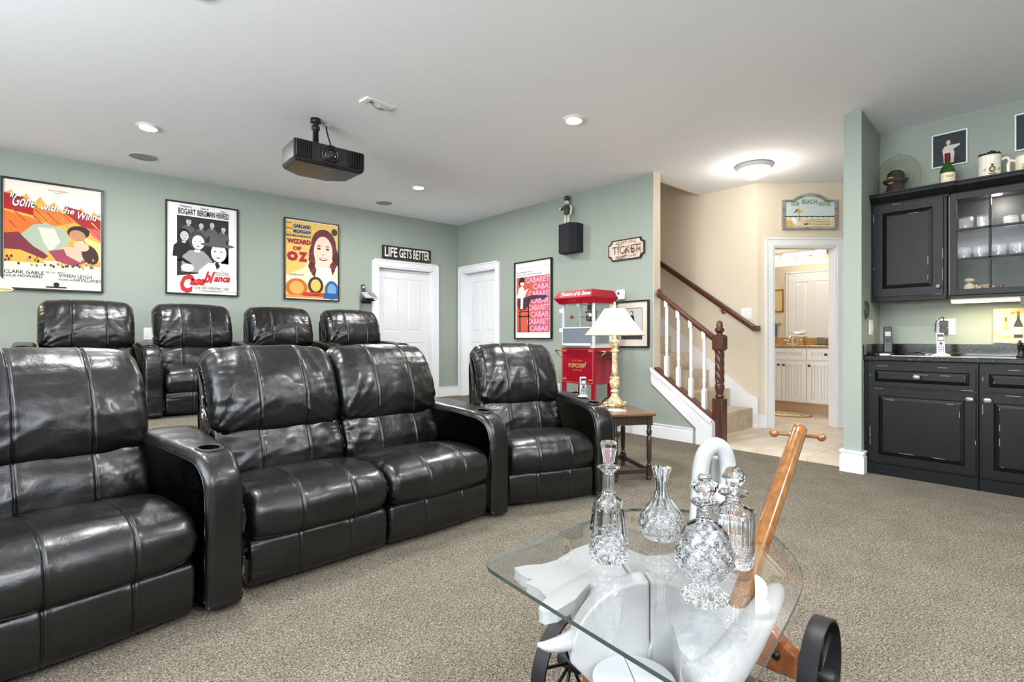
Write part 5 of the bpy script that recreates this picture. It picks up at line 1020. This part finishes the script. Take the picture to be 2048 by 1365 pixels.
# lamp
IVG = mat('antique_ivory_gold', (214, 196, 156), .4, metal=.1); noise_col(IVG, [(.34, (128, 98, 56)), (.47, (206, 180, 128)), (.6, (240, 230, 206))], 34, 5, .7); bump(IVG, 60, .5, .004)
SHADE = bpy.data.materials.new('pleated_fabric'); SHADE.use_nodes = True; pb = SHADE.node_tree.nodes['Principled BSDF']; pb.inputs['Base Color'].default_value = (*lin((244, 232, 206)), 1); pb.inputs['Roughness'].default_value = .9
tr = nd(SHADE, 'ShaderNodeBsdfTranslucent'); tr.inputs[0].default_value = (*lin((255, 240, 214)), 1); ms = nd(SHADE, 'ShaderNodeMixShader'); ms.inputs[0].default_value = .45
lk(SHADE, pb.outputs[0], ms.inputs[1]); lk(SHADE, tr.outputs[0], ms.inputs[2]); lk(SHADE, ms.outputs[0], SHADE.node_tree.nodes['Material Output'].inputs[0])
BULB = mat('bulb_glow', (255, 236, 200), .5, emit=20)
_r = Matrix.Rotation(math.radians(-29), 3, 'Z'); lp = Vector((3.359, 2.606, TH))
t = thing('table_lamp', 'ornate ivory and gold table lamp with cream pleated shade on the oak end table', 'lamp', (lp.x, lp.y, TH+.001), math.radians(20), 'table lamps with pleated shades'); t.scale = (.955, .955, .955)
b = MB()
for (w_, z0, z1) in ((.072, 0, .022), (.064, .022, .034)): b.box(-w_, w_, -w_, w_, z0, z1, IVG)
for sx in (-1, 1):
    for sy in (-1, 1): b.sphere((sx*.066, sy*.066, .022), .014, IVG)
b.build('foot', t, bevel=.005)
b = MB(); b.lathe([(.062, .03), (.056, .05), (.04, .065), (.027, .09), (.022, .11), (.034, .118), (.03, .128), (.018, .14)], IVG, seg=36, fn=lambda r, z, a: r*(.94+.07*abs(math.cos(2*a)))); b.build('base_flare', t)
b = MB(); b.lathe([(.018, .14), (.03, .15), (.04, .175), (.043, .20), (.034, .225), (.042, .235), (.03, .245)], IVG, seg=48, fn=lambda r, z, a: r*(.90+.12*abs(math.cos(4*a)))); b.build('leaf_cup', t)
b = MB(); b.lathe([(.026, .243), (.023, .30), (.021, .36), (.022, .42), (.024, .445)], IVG, seg=40, fn=lambda r, z, a: r*(.92+.1*abs(math.cos(5*a)))); b.build('fluted_column', t)
b = MB(); b.lathe([(.024, .44), (.034, .446), (.036, .458), (.024, .466), (.02, .475), (.034, .49), (.042, .51), (.042, .525), (.046, .532), (.03, .538), (.022, .54), (.016, .56), (.012, .60)], IVG, seg=40, fn=lambda r, z, a: r*(1+(.07*math.cos(8*a) if .48 < z < .535 else 0))); b.build('urn', t)
b = MB(); b.lathe([(.008, .60), (.008, .79), (.02, .80), (.02, .803), (.006, .806), (.014, .815), (.018, .825), (.009, .838), (.012, .846), (.004, .86), (0, .866)], IVG, seg=20); b.build('finial', t)
b = MB(); n = 360; rb_, rt_, zb_, zt_ = .235, .083, .588, .80
def pl(r, z, a): return r+.0055*math.cos(72*a)*(.4+r/.24)
b.lathe([(rb_+(rt_-rb_)*i/14-.006*math.sin(PI*i/14), zb_+(zt_-zb_)*i/14) for i in range(15)], SHADE, seg=n, cap=False, fn=pl); sh_ = b.build('pleated_shade', t)
b = MB(); b.tube([(rb_*math.cos(a), rb_*math.sin(a), zb_) for a in [2*PI*i/60 for i in range(60)]], .006, C(226, 206, 172), seg=8, closed=True); b.build('shade_trim', sh_); b = MB(); b.tube([(rt_*math.cos(a), rt_*math.sin(a), zt_) for a in [2*PI*i/40 for i in range(40)]], .004, C(236, 222, 194), seg=8, closed=True); b.build('shade_trim', sh_)
b = MB(); b.sphere((0, 0, .69), .026, BULB, sq=(1, 1, 1.3)); b.build('bulb', t)
def lamp_light(p, k=1): point('lamp_bulb_light', (p[0]+.045, p[1], p[2]+.64), 1.0*k, (1, .85, .62), .035)
lamp_light((lp.x, lp.y, TH)); lamp0 = t
t2 = dup(tb, (-.47, 5.93, RZ), 0, 'small oak lamp table left of the back row, outside the left edge', 'turned-leg lamp tables')
lt = dup(lamp0, (-.445, 5.93, RZ+TH+.001), .3, 'table lamp whose cream shade tip shows at the left edge by the poster', 'table lamps with pleated shades'); lamp_light((-.445, 5.93, RZ+TH), .8)
t = thing('coaster_stack', 'flat patterned white coaster on the front of the oak end table', 'coaster', Vector((3.242, 2.471, TH+.0005))+_r @ Vector((-.07, -.10, 0)), math.radians(-20)); b = MB(); b.box(-.055, .055, -.055, .055, 0, .008, C(226, 224, 220)); b.build('tile', t, bevel=.002)
b = MB(); [b.box(x-.008, x+.008, y-.006, y+.006, .0078, .0085, C(110, 120, 130)) for x, y in ((-.03, -.02), (.01, .02), (.03, -.03), (-.02, .03), (.0, -.005))]; b.build('pattern', t)
# cordless handset on the right chair's armrest
aq = T(2.035, 2.375, 0, a3) @ Vector((.69, .30, .614)); t = thing('cordless_phone', 'silver cordless phone standing upright on the right recliner armrest', 'telephone', aq, math.radians(-35))
b = MB(); b.lathe([(0, 0), (.035, 0), (.033, .008), (.02, .014), (0, .014)], LGR, seg=24); b.build('charging_base', t); phone_handset(t, Matrix.Translation((0, 0, 0)), .138, .044, LGR)

# ------------------------------------------------------------------ popcorn cart
PC = Vector((3.97, 3.545, 0))   # front face centre (front faces -x)
t = thing('popcorn_machine', 'red popcorn machine on a red cart with glass kettle case by the side wall', 'popcorn machine', (3.97, 3.545, 0), WB)
w2, dp = .215, .29
b = MB(); b.box(-w2, w2, 0, dp, .565, .925, RED); b.build('cart_cabinet', t, bevel=.004)
b = MB()
for (xa, xb) in ((-w2+.012, w2-.012),):
    for (x0, x1, z0, z1) in ((xa, xb, .578, .581), (xa, xb, .909, .912), (xa, xa+.003, .578, .912), (xb-.003, xb, .578, .912)): b.box(x0, x1, -.0012, .0005, z0, z1, GOLD)
for sx in (-1, 1):
    for z in (.60, .885): b.text('~', sx*(w2-.045)-.025, z, .05, .02, -.0015, GOLD, bold=.03)
b.build('gold_scrollwork', t)
b = MB(); b.text('POPCORN', -.115, .725, .23, .045, -.002, GOLD, bold=.04); b.build('lettering', t)
b = MB(); b.text('HOT FRESH', -.07, .79, .14, .014, -.002, GOLD); b.text('TASTY FUN', -.06, .695, .12, .014, -.002, GOLD); b.build('small_lettering', t)
for z in (.64, .83):
    b = MB(); [b.sphere((-w2+.04+dx, -.001, z+dz), .0035, CHROME, seg=8) for dx in (-.014, .014) for dz in (-.014, .014)]; b.build('hinge_bolts', t)
b = MB(); b.tube([(.125, -.012, .79), (.13, -.03, .76), (.125, -.012, .71)], .005, CHROME, sub=5); b.build('door_handle', t)
for (x, y) in ((-w2+.02, .02), (w2-.02, .02), (w2-.02, dp-.02), (-w2+.02, dp-.02)): b = MB(); b.box(x-.018, x+.018, y-.018, y+.018, .04 if y < .1 else .12, .566, RED); b.build('leg', t, bevel=.002)
b = MB(); b.box(-w2, w2, .0, dp, .16, .18, RED); b.build('lower_shelf', t)
for sx in (-1, 1):
    b = MB(); c_ = (sx*(w2+.03), dp-.06, .225); R_ = .22; b.tube([(c_[0], c_[1]+R_*math.cos(a), c_[2]+R_*math.sin(a)) for a in [2*PI*i/40 for i in range(40)]], .009, BLK, seg=8, closed=True)
    for i in range(12): a = 2*PI*i/12; b.bar(c_, (c_[0], c_[1]+R_*math.cos(a), c_[2]+R_*math.sin(a)), .003, CHROME, 6)
    b.lathe([(.0, -.02), (.03, -.02), (.03, .02), (0, .02)], CHROME, c=c_, axis='x', seg=16); b.build('wheel', t)
    b = MB(); b.box(sx*w2-.002 if sx > 0 else -w2-.13, w2+.13 if sx > 0 else -w2+.002, .03, dp-.03, .892, .898, BRASS)
    for y in (.035, dp-.035): b.tube([(sx*(w2+.12), y, .89), (sx*(w2+.005), y, .80)], .007, BRASS, seg=8); b.tube([(sx*(w2+.12), y, .893), (sx*w2, y, .893)], .007, BRASS, seg=8)
    b.build('folding_shelf', t)
ALU = mat('white_aluminium', (214, 216, 220), .35, metal=.2)
kz0, kz1 = .925, 1.365; kw = .20; kd = .28
b = MB()
for x in (-kw, kw):
    for y in (.01, kd): b.box(x-.016, x+.016, y-.012 if y > .1 else y-.004, y+.004 if y > .1 else y+.012, kz0, kz1, ALU)
for x in (-kw, kw): b.box(x-.012, x+.012, .01, kd, kz0, kz0+.03, ALU); 
b.box(-kw, kw, .004, .016, kz0, kz0+.022, ALU); b.box(-kw, kw, kd-.012, kd, kz0, kz0+.04, ALU); b.build('case_frame', t, bevel=.002)
gm = MC['clear_pane']
for (p0, p1, nm) in (((-kw, .0), (kw, .0), 'f'), ((-kw, kd), (kw, kd), 'b'), ((-kw, .0), (-kw, kd), 'l'), ((kw, .0), (kw, kd), 'r')):
    b = MB(); z0 = kz0+(.20 if nm == 'f' else .03); b.add([(p0[0], p0[1], z0), (p1[0], p1[1], z0), (p1[0], p1[1], kz1), (p0[0], p0[1], kz1)], [(0, 1, 2, 3)], gm); b.build('glass_panel', t)
b = MB(); b.box(-kw+.016, kw-.016, -.012, .0, kz0+.045, kz0+.20, mat('grey_flap', (108, 114, 126), .45)); b.box(-kw+.02, kw-.02, -.016, -.01, kz0+.192, kz0+.206, ALU); b.build('serving_flap', t, bevel=.002)
b = MB(); b.box(-kw+.03, kw-.03, -.05, .0, kz0+.01, kz0+.022, STEEL); b.box(-kw+.02, kw-.02, -.014, -.002, kz0+.02, kz0+.045, ALU); b.build('tray_lip', t)
for z in (1.10, 1.30): b = MB(); b.box(-kw-.035, -kw-.01, -.012, .012, z-.02, z+.02, PLAST); b.build('hinge', t, bevel=.002)
b = MB(); b.lathe([(0, 1.19), (.05, 1.19), (.07, 1.21), (.07, 1.285), (.065, 1.29), (0, 1.292)], CHROME, c=(.06, .15, 0), seg=32); b.bar((.06, .15, 1.29), (.06, .15, 1.365), .012, STEEL); b.box(.02, .10, .13, .17, 1.30, 1.36, DGR); b.build('kettle', t)
b = MB(); b.bar((.0, .14, 1.235), (-.10, .03, 1.235), .004, CHROME, 8); b.sphere((-.10, .03, 1.235), .018, C(170, 20, 30)); b.build('stir_handle', t)
b = MB(); b.box(-.035, .015, .02, .05, 1.34, 1.366, PLAST); b.build('lamp_socket', t)
# canopy: hipped octagon in profile
b = MB(); zA, zM, zT = 1.366, 1.425, 1.50; ox = .30; 
lo_ = [(-kw-.025, -.02), (kw+.025, -.02), (kw+.025, kd+.02), (-kw-.025, kd+.02)]; mi_ = [(-kw-.09, -.07), (kw+.09, -.07), (kw+.09, kd+.07), (-kw-.09, kd+.07)]; up_ = [(-kw-.04, -.03), (kw+.04, -.03), (kw+.04, kd+.03), (-kw-.04, kd+.03)]
mi_ = [(-kw-.085, -.045), (kw+.03, -.045), (kw+.03, kd+.085), (-kw-.085, kd+.085)]; up_ = [(-kw-.04, -.02), (kw+.01, -.02), (kw+.01, kd+.03), (-kw-.04, kd+.03)]
vs = [(x, y, zA) for x, y in lo_]+[(x, y, zM) for x, y in mi_]+[(x, y, zT) for x, y in up_]
b.add(vs, [(3, 2, 1, 0), (8, 9, 10, 11)]+[(i+4*r, (i+1) % 4+4*r, (i+1) % 4+4*(r+1), i+4*(r+1)) for r in range(2) for i in range(4)], RED); b.build('canopy', t, bevel=.002)
b = MB(); b.M = Matrix.Translation((0, -.046, zM)) @ Matrix.Rotation(-math.atan2(.025, zT-zM), 4, 'X'); b.text('Theatre of la Stone', -.20, .02, .40, .042, -.0015, C(250, 232, 214), shear=.3, bold=.02); b.build('canopy_lettering', t)
b = MB(); [b.sphere((x, -.035, 1.40), .004, CHROME, seg=8) for x in (-.06, -.03, .0)]; b.build('canopy_bolts', t)
t = thing('power_cord', 'black power cord running from the outlet behind the recliner', 'cord', (0, 0, 0)); b = MB(); oo = MBW @ Vector((onwall(MBW, 1116, 777)[0], -.04, onwall(MBW, 1116, 777)[1]-.025))
b.tube([oo, oo+Vector((-.03, -.06, .0)), oo+Vector((-.1, -.25, -.06)), oo+Vector((-.15, -.45, -.22)), (4.30, 3.7, .2), (4.35, 3.55, .19)], .005, BLK, sub=6, seg=8); b.build('cable', t)

# ------------------------------------------------------------------ swan cart with glass top
GZ = .53
ct = thing('glass_top_cart', 'glass-topped cart carved as a white swan on spoked iron wheels with wooden pull handle', 'cart', (0, 0, 0))
OUT = [(973, 1127), (980, 1117), (1010, 1104), (1120, 1064), (1205, 1032), (1250, 1020), (1300, 1017), (1370, 1020), (1440, 1030), (1500, 1046), (1545, 1068), (1580, 1102), (1600, 1132), (1607, 1155), (1603, 1178), (1588, 1215), (1560, 1270), (1525, 1335), (1497, 1388), (1478, 1412), (1450, 1420), (1420, 1408), (1330, 1355), (1200, 1276), (1080, 1202), (985, 1142)]
P = [onz(u, v, GZ) for u, v in OUT]; sm_ = smooth_profile([(p.x, p.y) for p in P], 110)
A_ = sum(sm_[i].x*sm_[(i+1) % 110].y-sm_[(i+1) % 110].x*sm_[i].y for i in range(110))
if A_ < 0: sm_ = sm_[::-1]
b = MB(); b.slab([(p.x, p.y) for p in sm_], GZ-.008, GZ, TOPG, EDGEG); b.build('glass_top', ct)
def blade(uvs, z, th, zoff=None):
    pts = [onz(u, v, z) for u, v in uvs]; a = sum(pts[i].x*pts[(i+1) % len(pts)].y-pts[(i+1) % len(pts)].x*pts[i].y for i in range(len(pts)))
    if a < 0: pts = pts[::-1]
    return [(p.x, p.y) for p in pts]
b = MB(); b.slab(blade([(1027, 1136), (1052, 1131), (1085, 1129), (1112, 1121), (1152, 1097), (1185, 1086), (1212, 1084), (1238, 1090), (1268, 1104), (1295, 1113), (1330, 1110), (1372, 1101), (1410, 1106), (1440, 1150), (1420, 1210), (1330, 1235), (1250, 1215), (1205, 1180), (1178, 1168), (1150, 1200), (1115, 1221), (1090, 1226), (1077, 1219), (1082, 1206), (1092, 1196), (1078, 1178), (1050, 1166), (1062, 1160), (1042, 1150)], .44, .04), .414, .44, CARVED); b.build('tail_fan', ct, bevel=.01, seg=4)
def pt(u, v, z): return tuple(onz(u, v, z))
b = MB(); b.tube([pt(1075, 1290, .40), pt(1098, 1293, .395), pt(1130, 1286, .39), pt(1172, 1265, .385), pt(1215, 1255, .38), pt(1262, 1265, .375), pt(1320, 1290, .37)], [.004, .014, .020, .024, .034, .046, .05], CARVED, sub=6, seg=20, flat=.75); b.build('feather_horn', ct)
# barrel body made of two thick carved planks, round face towards the viewer
fc = atd(1292, V0, 1.115); ax = Vector((.62, .78, 0)).normalized(); side = Vector((ax.y, -ax.x, 0)); upv = Vector((0, 0, 1)); cen = Vector((fc.x, fc.y, .335)); R1 = .165
def barrel(name, half, d0, d1, R, zc):
    c0 = Vector((cen.x, cen.y, zc)); pts = []
    n = 18
    for i in range(n+1):
        a = PI/2*i/n; pts.append((half*R*math.cos(a), R*math.sin(a)))
    pts = [(half*.0012, 0-R*.75)]+[(half*R*.30, -R*.78), (half*R*.80, -R*.2)]+pts[:-1]+[(half*.0012, R)]
    b = MB(); vs = [tuple(c0+side*x+upv*z+ax*d0) for x, z in pts]+[tuple(c0+side*x+upv*z+ax*d1) for x, z in pts]; m = len(pts)
    b.add(vs, [tuple(range(m)), tuple(range(2*m-1, m-1, -1))]+[((i+1) % m, i, m+i, m+(i+1) % m) for i in range(m)], CARVED); return b.build(name, ct, bevel=.006, seg=3)
for h_ in (-1, 1): barrel('body_plank', h_, -.03, .02, R1, .3555)
b = MB(); R2 = .135
for hx in (-1, 1):
    pp = [(hx*.0015, -.11), (hx*R2*.4, -.11)]+[(hx*R2*math.cos(a), R2*math.sin(a)) for a in [PI/2*i/14 for i in range(0, 14)]]+[(hx*.0015, R2)]
    m = len(pp); c0 = Vector((cen.x, cen.y, .335)); b.add([tuple(c0+side*x+upv*z+ax*.021) for x, z in pp]+[tuple(c0+side*x*.95+upv*z*.95+ax*.22) for x, z in pp], [tuple(range(m)), tuple(range(2*m-1, m-1, -1))]+[((i+1) % m, i, m+i, m+(i+1) % m) for i in range(m)], CARVED)
b.build('body_core', ct, bevel=.008, seg=3)
b = MB(); pc_ = onz(1268, 1360, .37); 
for hx in (-1, 1):
    pl_ = [(.001*hx, -.075)]+[(hx*.078*math.sin(a), -.078*math.cos(a)) for a in [PI*(.03+.94*i/20) for i in range(21)]]+[(.001*hx, .075)]
    q = [(pc_.x+side.x*x+ax.x*y_, pc_.y+side.y*x+ax.y*y_) for x, y_ in pl_]
    b.slab(q if hx > 0 else q[::-1], .14, .37, CARVED)
b.build('chest_block', ct, bevel=.006, seg=3)
b = MB(); b.slab(blade([(1345, 1120), (1440, 1130), (1505, 1175), (1480, 1240), (1400, 1345), (1360, 1300), (1330, 1200)], .43, .1), .30, .43, CARVED); b.build('back_plank', ct, bevel=.01, seg=3)
b = MB(); b.tube([pt(1400, 1375, .40), pt(1440, 1345, .41), pt(1480, 1295, .42), pt(1515, 1240, .43), pt(1545, 1190, .44), pt(1558, 1172, .44)], [.045, .04, .036, .032, .024, .008], CARVED, sub=6, seg=20, flat=.8); b.build('wing', ct)
# neck loop, head and beak
def pd(u, v, d): return tuple(atd(u, v, d))
b = MB(); b.tube([pd(1392, 1145, 1.30), pd(1396, 1085, 1.38), pd(1399, 1030, 1.45), pd(1400, 975, 1.49), pd(1402, 935, 1.50), pd(1411, 906, 1.50), pd(1430, 891, 1.50), pd(1448, 903, 1.50), pd(1456, 935, 1.50), pd(1455, 975, 1.485), pd(1449, 1005, 1.47)], [.034, .029, .026, .0235, .0225, .0225, .0225, .0225, .0225, .0225, .0225], CARVED, sub=6, seg=24); b.build('neck', ct)
b = MB(); b.tube([pd(1434, 915, 1.56), pd(1432, 950, 1.57), pd(1436, 990, 1.56), pd(1446, 1030, 1.50), pd(1440, 1085, 1.42), pd(1425, 1130, 1.34)], [.011, .014, .015, .016, .02, .024], CARVED, sub=6, seg=20); b.build('back_loop', ct)
b = MB(); hd = Vector(pd(1447, 1000, 1.472)); b.sphere(hd, .034, CARVED, sq=(1, 1, 1.3)); b.build('head', ct)
b = MB(); b.tube([hd+Vector((0, -.01, -.02)), hd+Vector((-.01, -.02, -.06)), hd+Vector((-.015, -.03, -.10))], [.018, .012, .004], C(206, 130, 50), seg=14); b.build('beak', ct)
b = MB(); b.sphere(Vector(pd(1471, 942, 1.485)), .0065, INK, sq=(1, 1, 2.2)); b.build('eye', ct)
# running gear
axd = Vector((-.68*FX+.73*RX, -.68*FY+.73*RY, 0)).normalized()      # axle direction in plan
def wheel(c, r=.142, wd=.042, spokes=8, lab=None):
    wv = thing('x', '', '') if 0 else None
    b = MB(); rot = Vector((0, 1, 0)).rotation_difference(axd).to_matrix().to_4x4(); b.M = Matrix.Translation(c) @ rot
    n = 56; prof = [(r, -wd/2), (r, wd/2), (r-.006, wd/2), (r-.006, -wd/2)]
    vs = []; fs = []
    for i in range(n):
        a = 2*PI*i/n
        for (q, y_) in prof: vs.append((q*math.cos(a), y_, q*math.sin(a)))
    for i in range(n):
        k = (i+1) % n
        for j in range(4): l = (j+1) % 4; fs.append((i*4+j, i*4+l, k*4+l, k*4+j))
    b.add(vs, fs, IRON, True); wo = b.build('wheel', ct, angle=40)
    for i in range(spokes): b = MB(); b.M = Matrix.Translation(c) @ rot; a = 2*PI*i/spokes+.3; b.bar((0, 0, 0), ((r-.004)*math.cos(a), 0, (r-.004)*math.sin(a)), .0045, IRON, 8); b.build('spoke', wo)
    b = MB(); b.M = Matrix.Translation(c) @ rot; b.lathe([(0, -.04), (.012, -.04), (.02, -.03), (.02, .03), (.012, .04), (0, .04)], IRON, axis='y', seg=20); b.build('hub', wo); return wo
Lw = atd(1142, V0, 1.43); Rw = atd(1640, V0, 1.377); Lw.z = Rw.z = .1425
L2 = Lw+axd*.46; F2 = Rw-axd*.34; F2.z = .1425
for c_ in (Lw, L2, Rw, F2): wheel(c_)
def axle(a, c_, nm='axle_beam', s0=.05, s1=.05):
    d = (c_-a); L = d.length; d.normalize(); b = MB(); rot = Matrix((( d.x, -d.y, 0, 0), (d.y, d.x, 0, 0), (0, 0, 1, 0), (0, 0, 0, 1))); b.M = Matrix.Translation(a) @ rot
    n = 16; top = []
    for i in range(n+1):
        s_ = s0+(L-s0-s1)*i/n; e = min(i, n-i)/n; top.append((s_, .035+.05*min(1, e*4)**1.5))
    pts = [(L-s1, -.03), (s0, -.03)]+top; b.prism([(x, z) for x, z in pts][::-1], -.022, .022, BEAM); o = b.build(nm, ct, bevel=.008, seg=3)
    b = MB(); b.bar(a, c_, .009, IRON); b.build('axle_rod', o)
    for s_ in (s0+.05, L-s1-.05): b = MB(); b.M = Matrix.Translation(a) @ rot; b.lathe([(.012, -.022), (.012, -.027), (0, -.031)], IRON, c=(s_, 0, .02), axis='y', seg=16); b.build('bolt', o)
axle(Lw, L2); axle(F2, Rw)
mid1 = (Lw+L2)/2; mid2 = (F2+Rw)/2; b = MB(); b.tube([mid1+Vector((0, 0, .05)), (mid1+mid2)/2+Vector((0, 0, .05)), mid2+Vector((0, 0, .05))], .022, BEAM, seg=4); b.build('reach_bar', ct)
b = MB(); q = Vector((pc_.x, pc_.y, 0)); b.lathe([(.05, .12), (.05, .16)], CARVED, c=(cen.x, cen.y, 0), seg=24); b.box(cen.x-.06, cen.x+.06, cen.y-.06, cen.y+.06, .15, .24, CARVED); b.build('pedestal', ct, bevel=.005)
# pull handle
h0 = Vector(pd(1470, 1235, 1.16)); h1 = Vector(pd(1600, 858, 1.56))
b = MB(); dd = (h1-h0); b.tube([h0-dd*.25, h0, h0+dd*.35, h0+dd*.7, h1-dd*.03, h1, h1+dd.normalized()*.012], [.022, .022, .022, .021, .0205, .017, .004], HONEY, sub=3, seg=20); ho = b.build('pull_handle', ct)
cpt = h0+dd*.955; c0, c1 = Vector(pd(1547, 864, 1.52)), Vector(pd(1643, 873, 1.52)); off = cpt-(c0+c1)/2; c0 += off; c1 += off
b = MB(); b.bar(c0, c1, .0055, HONEY, 12); b.build('crossbar', ho)
for c_ in (c0, c1): b = MB(); b.sphere(c_, .0125, HONEY); b.build('knob', ho)

# ------------------------------------------------------------------ decanters on the glass top
def decanter(name, label, uv, prof, inner, cut, seg=96, sc=.95, extra=None, sqr=False, grp='crystal decanters on the glass-topped cart'):
    p = onz(uv[0], uv[1], GZ); t = thing(name, label, 'decanter', (p.x, p.y, GZ+.0006), .3, grp); t.scale = (1, 1, sc)
    pr = [Vector(q) for q in prof]; P2 = []
    for i in range(len(pr)-1):
        L = (pr[i+1]-pr[i]).length; k = max(1, int(L/.0022))
        for j in range(k): P2.append(pr[i].lerp(pr[i+1], j/k))
    P2.append(pr[-1])
    def sq(r, a): 
        if not sqr or r < .03: return r
        c_, s_ = abs(math.cos(a)), abs(math.sin(a)); return r*(.93)/((c_**5+s_**5)**.2)
    b = MB(); b.lathe([(q.x, q.y) for q in P2], CRYST, seg=seg, cap=False, fn=lambda r, z, a: sq(r, a)*(1+cut(z, a)))
    b.lathe([(q[0], q[1]) for q in inner], CRYST, seg=48, cap=False, fn=lambda r, z, a: sq(r, a))
    k = b.build('glass_body', t, angle=30); return t
def diam(n, kz, d): return lambda z, a: -d*(1-min(1, 2.2*min(abs(math.sin(n*a/2+kz*z)), abs(math.sin(n*a/2-kz*z)))))
def flute(n, d): return lambda z, a: -d*(1-abs(math.sin(n*a/2)))**1.0
dA = diam(14, 150, .10); fA = flute(10, .10)
t = decanter('crystal_decanter', 'tall slender crystal decanter with long tapered stopper on the glass top', (1217, 1120), [(0, 0), (.036, 0), (.042, .006), (.044, .02), (.041, .08), (.036, .125), (.030, .145), (.017, .158), (.0145, .168), (.013, .205), (.0135, .212), (.024, .22), (.026, .224), (.022, .226)],
    [(.022, .226), (.011, .215), (.010, .20), (.0115, .165), (.026, .145), (.032, .12), (.036, .08), (.037, .025), (0, .018)], lambda z, a: dA(z, a) if z < .07 else (fA(z, a) if z > .15 or z < .13 else 0), sc=.915)
b = MB(); b.lathe([(0, .205), (.009, .206), (.0095, .226), (.007, .229), (.013, .236), (.0195, .275), (.0195, .281), (.016, .286), (0, .286)], CRYST, seg=8, smooth=False); b.build('stopper', t)
dB = diam(18, 110, .09); fB = flute(12, .10)
t = decanter('crystal_carafe', 'open round-bellied crystal carafe without stopper behind the other decanters', (1323, 1078), [(0, 0), (.03, 0), (.045, .008), (.055, .03), (.056, .045), (.048, .068), (.032, .09), (.019, .108), (.0145, .125), (.0145, .145), (.018, .165), (.0235, .18), (.0235, .183)],
    [(.0205, .183), (.0205, .18), (.0155, .165), (.012, .145), (.012, .125), (.0165, .106), (.03, .085), (.045, .065), (.051, .045), (.049, .03), (.038, .014), (0, .012)], lambda z, a: dB(z, a) if z < .066 else fB(z, a))
dC = diam(12, 75, .11); fC = flute(8, .12)
t = decanter('crystal_decanter', 'footed pear-shaped crystal decanter with crown stopper nearest the front', (1409, 1200), [(0, 0), (.040, 0), (.044, .005), (.042, .012), (.024, .028), (.022, .034), (.04, .05), (.054, .075), (.054, .09), (.042, .13), (.032, .146), (.017, .156), (.0145, .165), (.0145, .182), (.024, .19), (.026, .194), (.022, .196)],
    [(.022, .196), (.0115, .186), (.0115, .16), (.028, .144), (.038, .126), (.049, .09), (.048, .076), (.034, .054), (0, .045)], lambda z, a: dC(z, a) if z < .125 else (fC(z, a) if z > .15 else 0))
b = MB(); b.lathe([(0, .175), (.0105, .176), (.011, .196), (.009, .199), (.015, .206), (.026, .222), (.025, .228), (.017, .233), (.011, .235), (.013, .240), (.010, .246), (0, .248)], CRYST, seg=10, smooth=False); b.build('stopper', t)
dD = diam(40, 260, .05); fD = flute(36, .035)
t = decanter('crystal_decanter', 'square-shouldered crystal decanter with faceted ball stopper', (1466, 1126), [(0, 0), (.040, 0), (.044, .005), (.046, .06), (.046, .11), (.042, .122), (.024, .132), (.0165, .14), (.0165, .15), (.029, .158), (.031, .162), (.026, .164)],
    [(.026, .164), (.013, .154), (.013, .14), (.022, .128), (.038, .118), (.041, .11), (.040, .02), (0, .014)], lambda z, a: (dD(z, a) if z < .055 else fD(z, a)) if z < .12 else 0, sqr=True)
b = MB(); b.lathe([(0, .145), (.0115, .146), (.012, .164), (.009, .169), (.008, .173)], CRYST, seg=12, smooth=False, cap=False)
zc, rc = .196, .0245; b.lathe([(.008, .173)]+[(rc*math.cos(a), zc+rc*math.sin(a)) for a in [math.radians(x) for x in (-62, -38, -13, 13, 38, 62)]]+[(0, zc+rc)], CRYST, seg=9, smooth=False, cap=False); b.build('stopper', t)
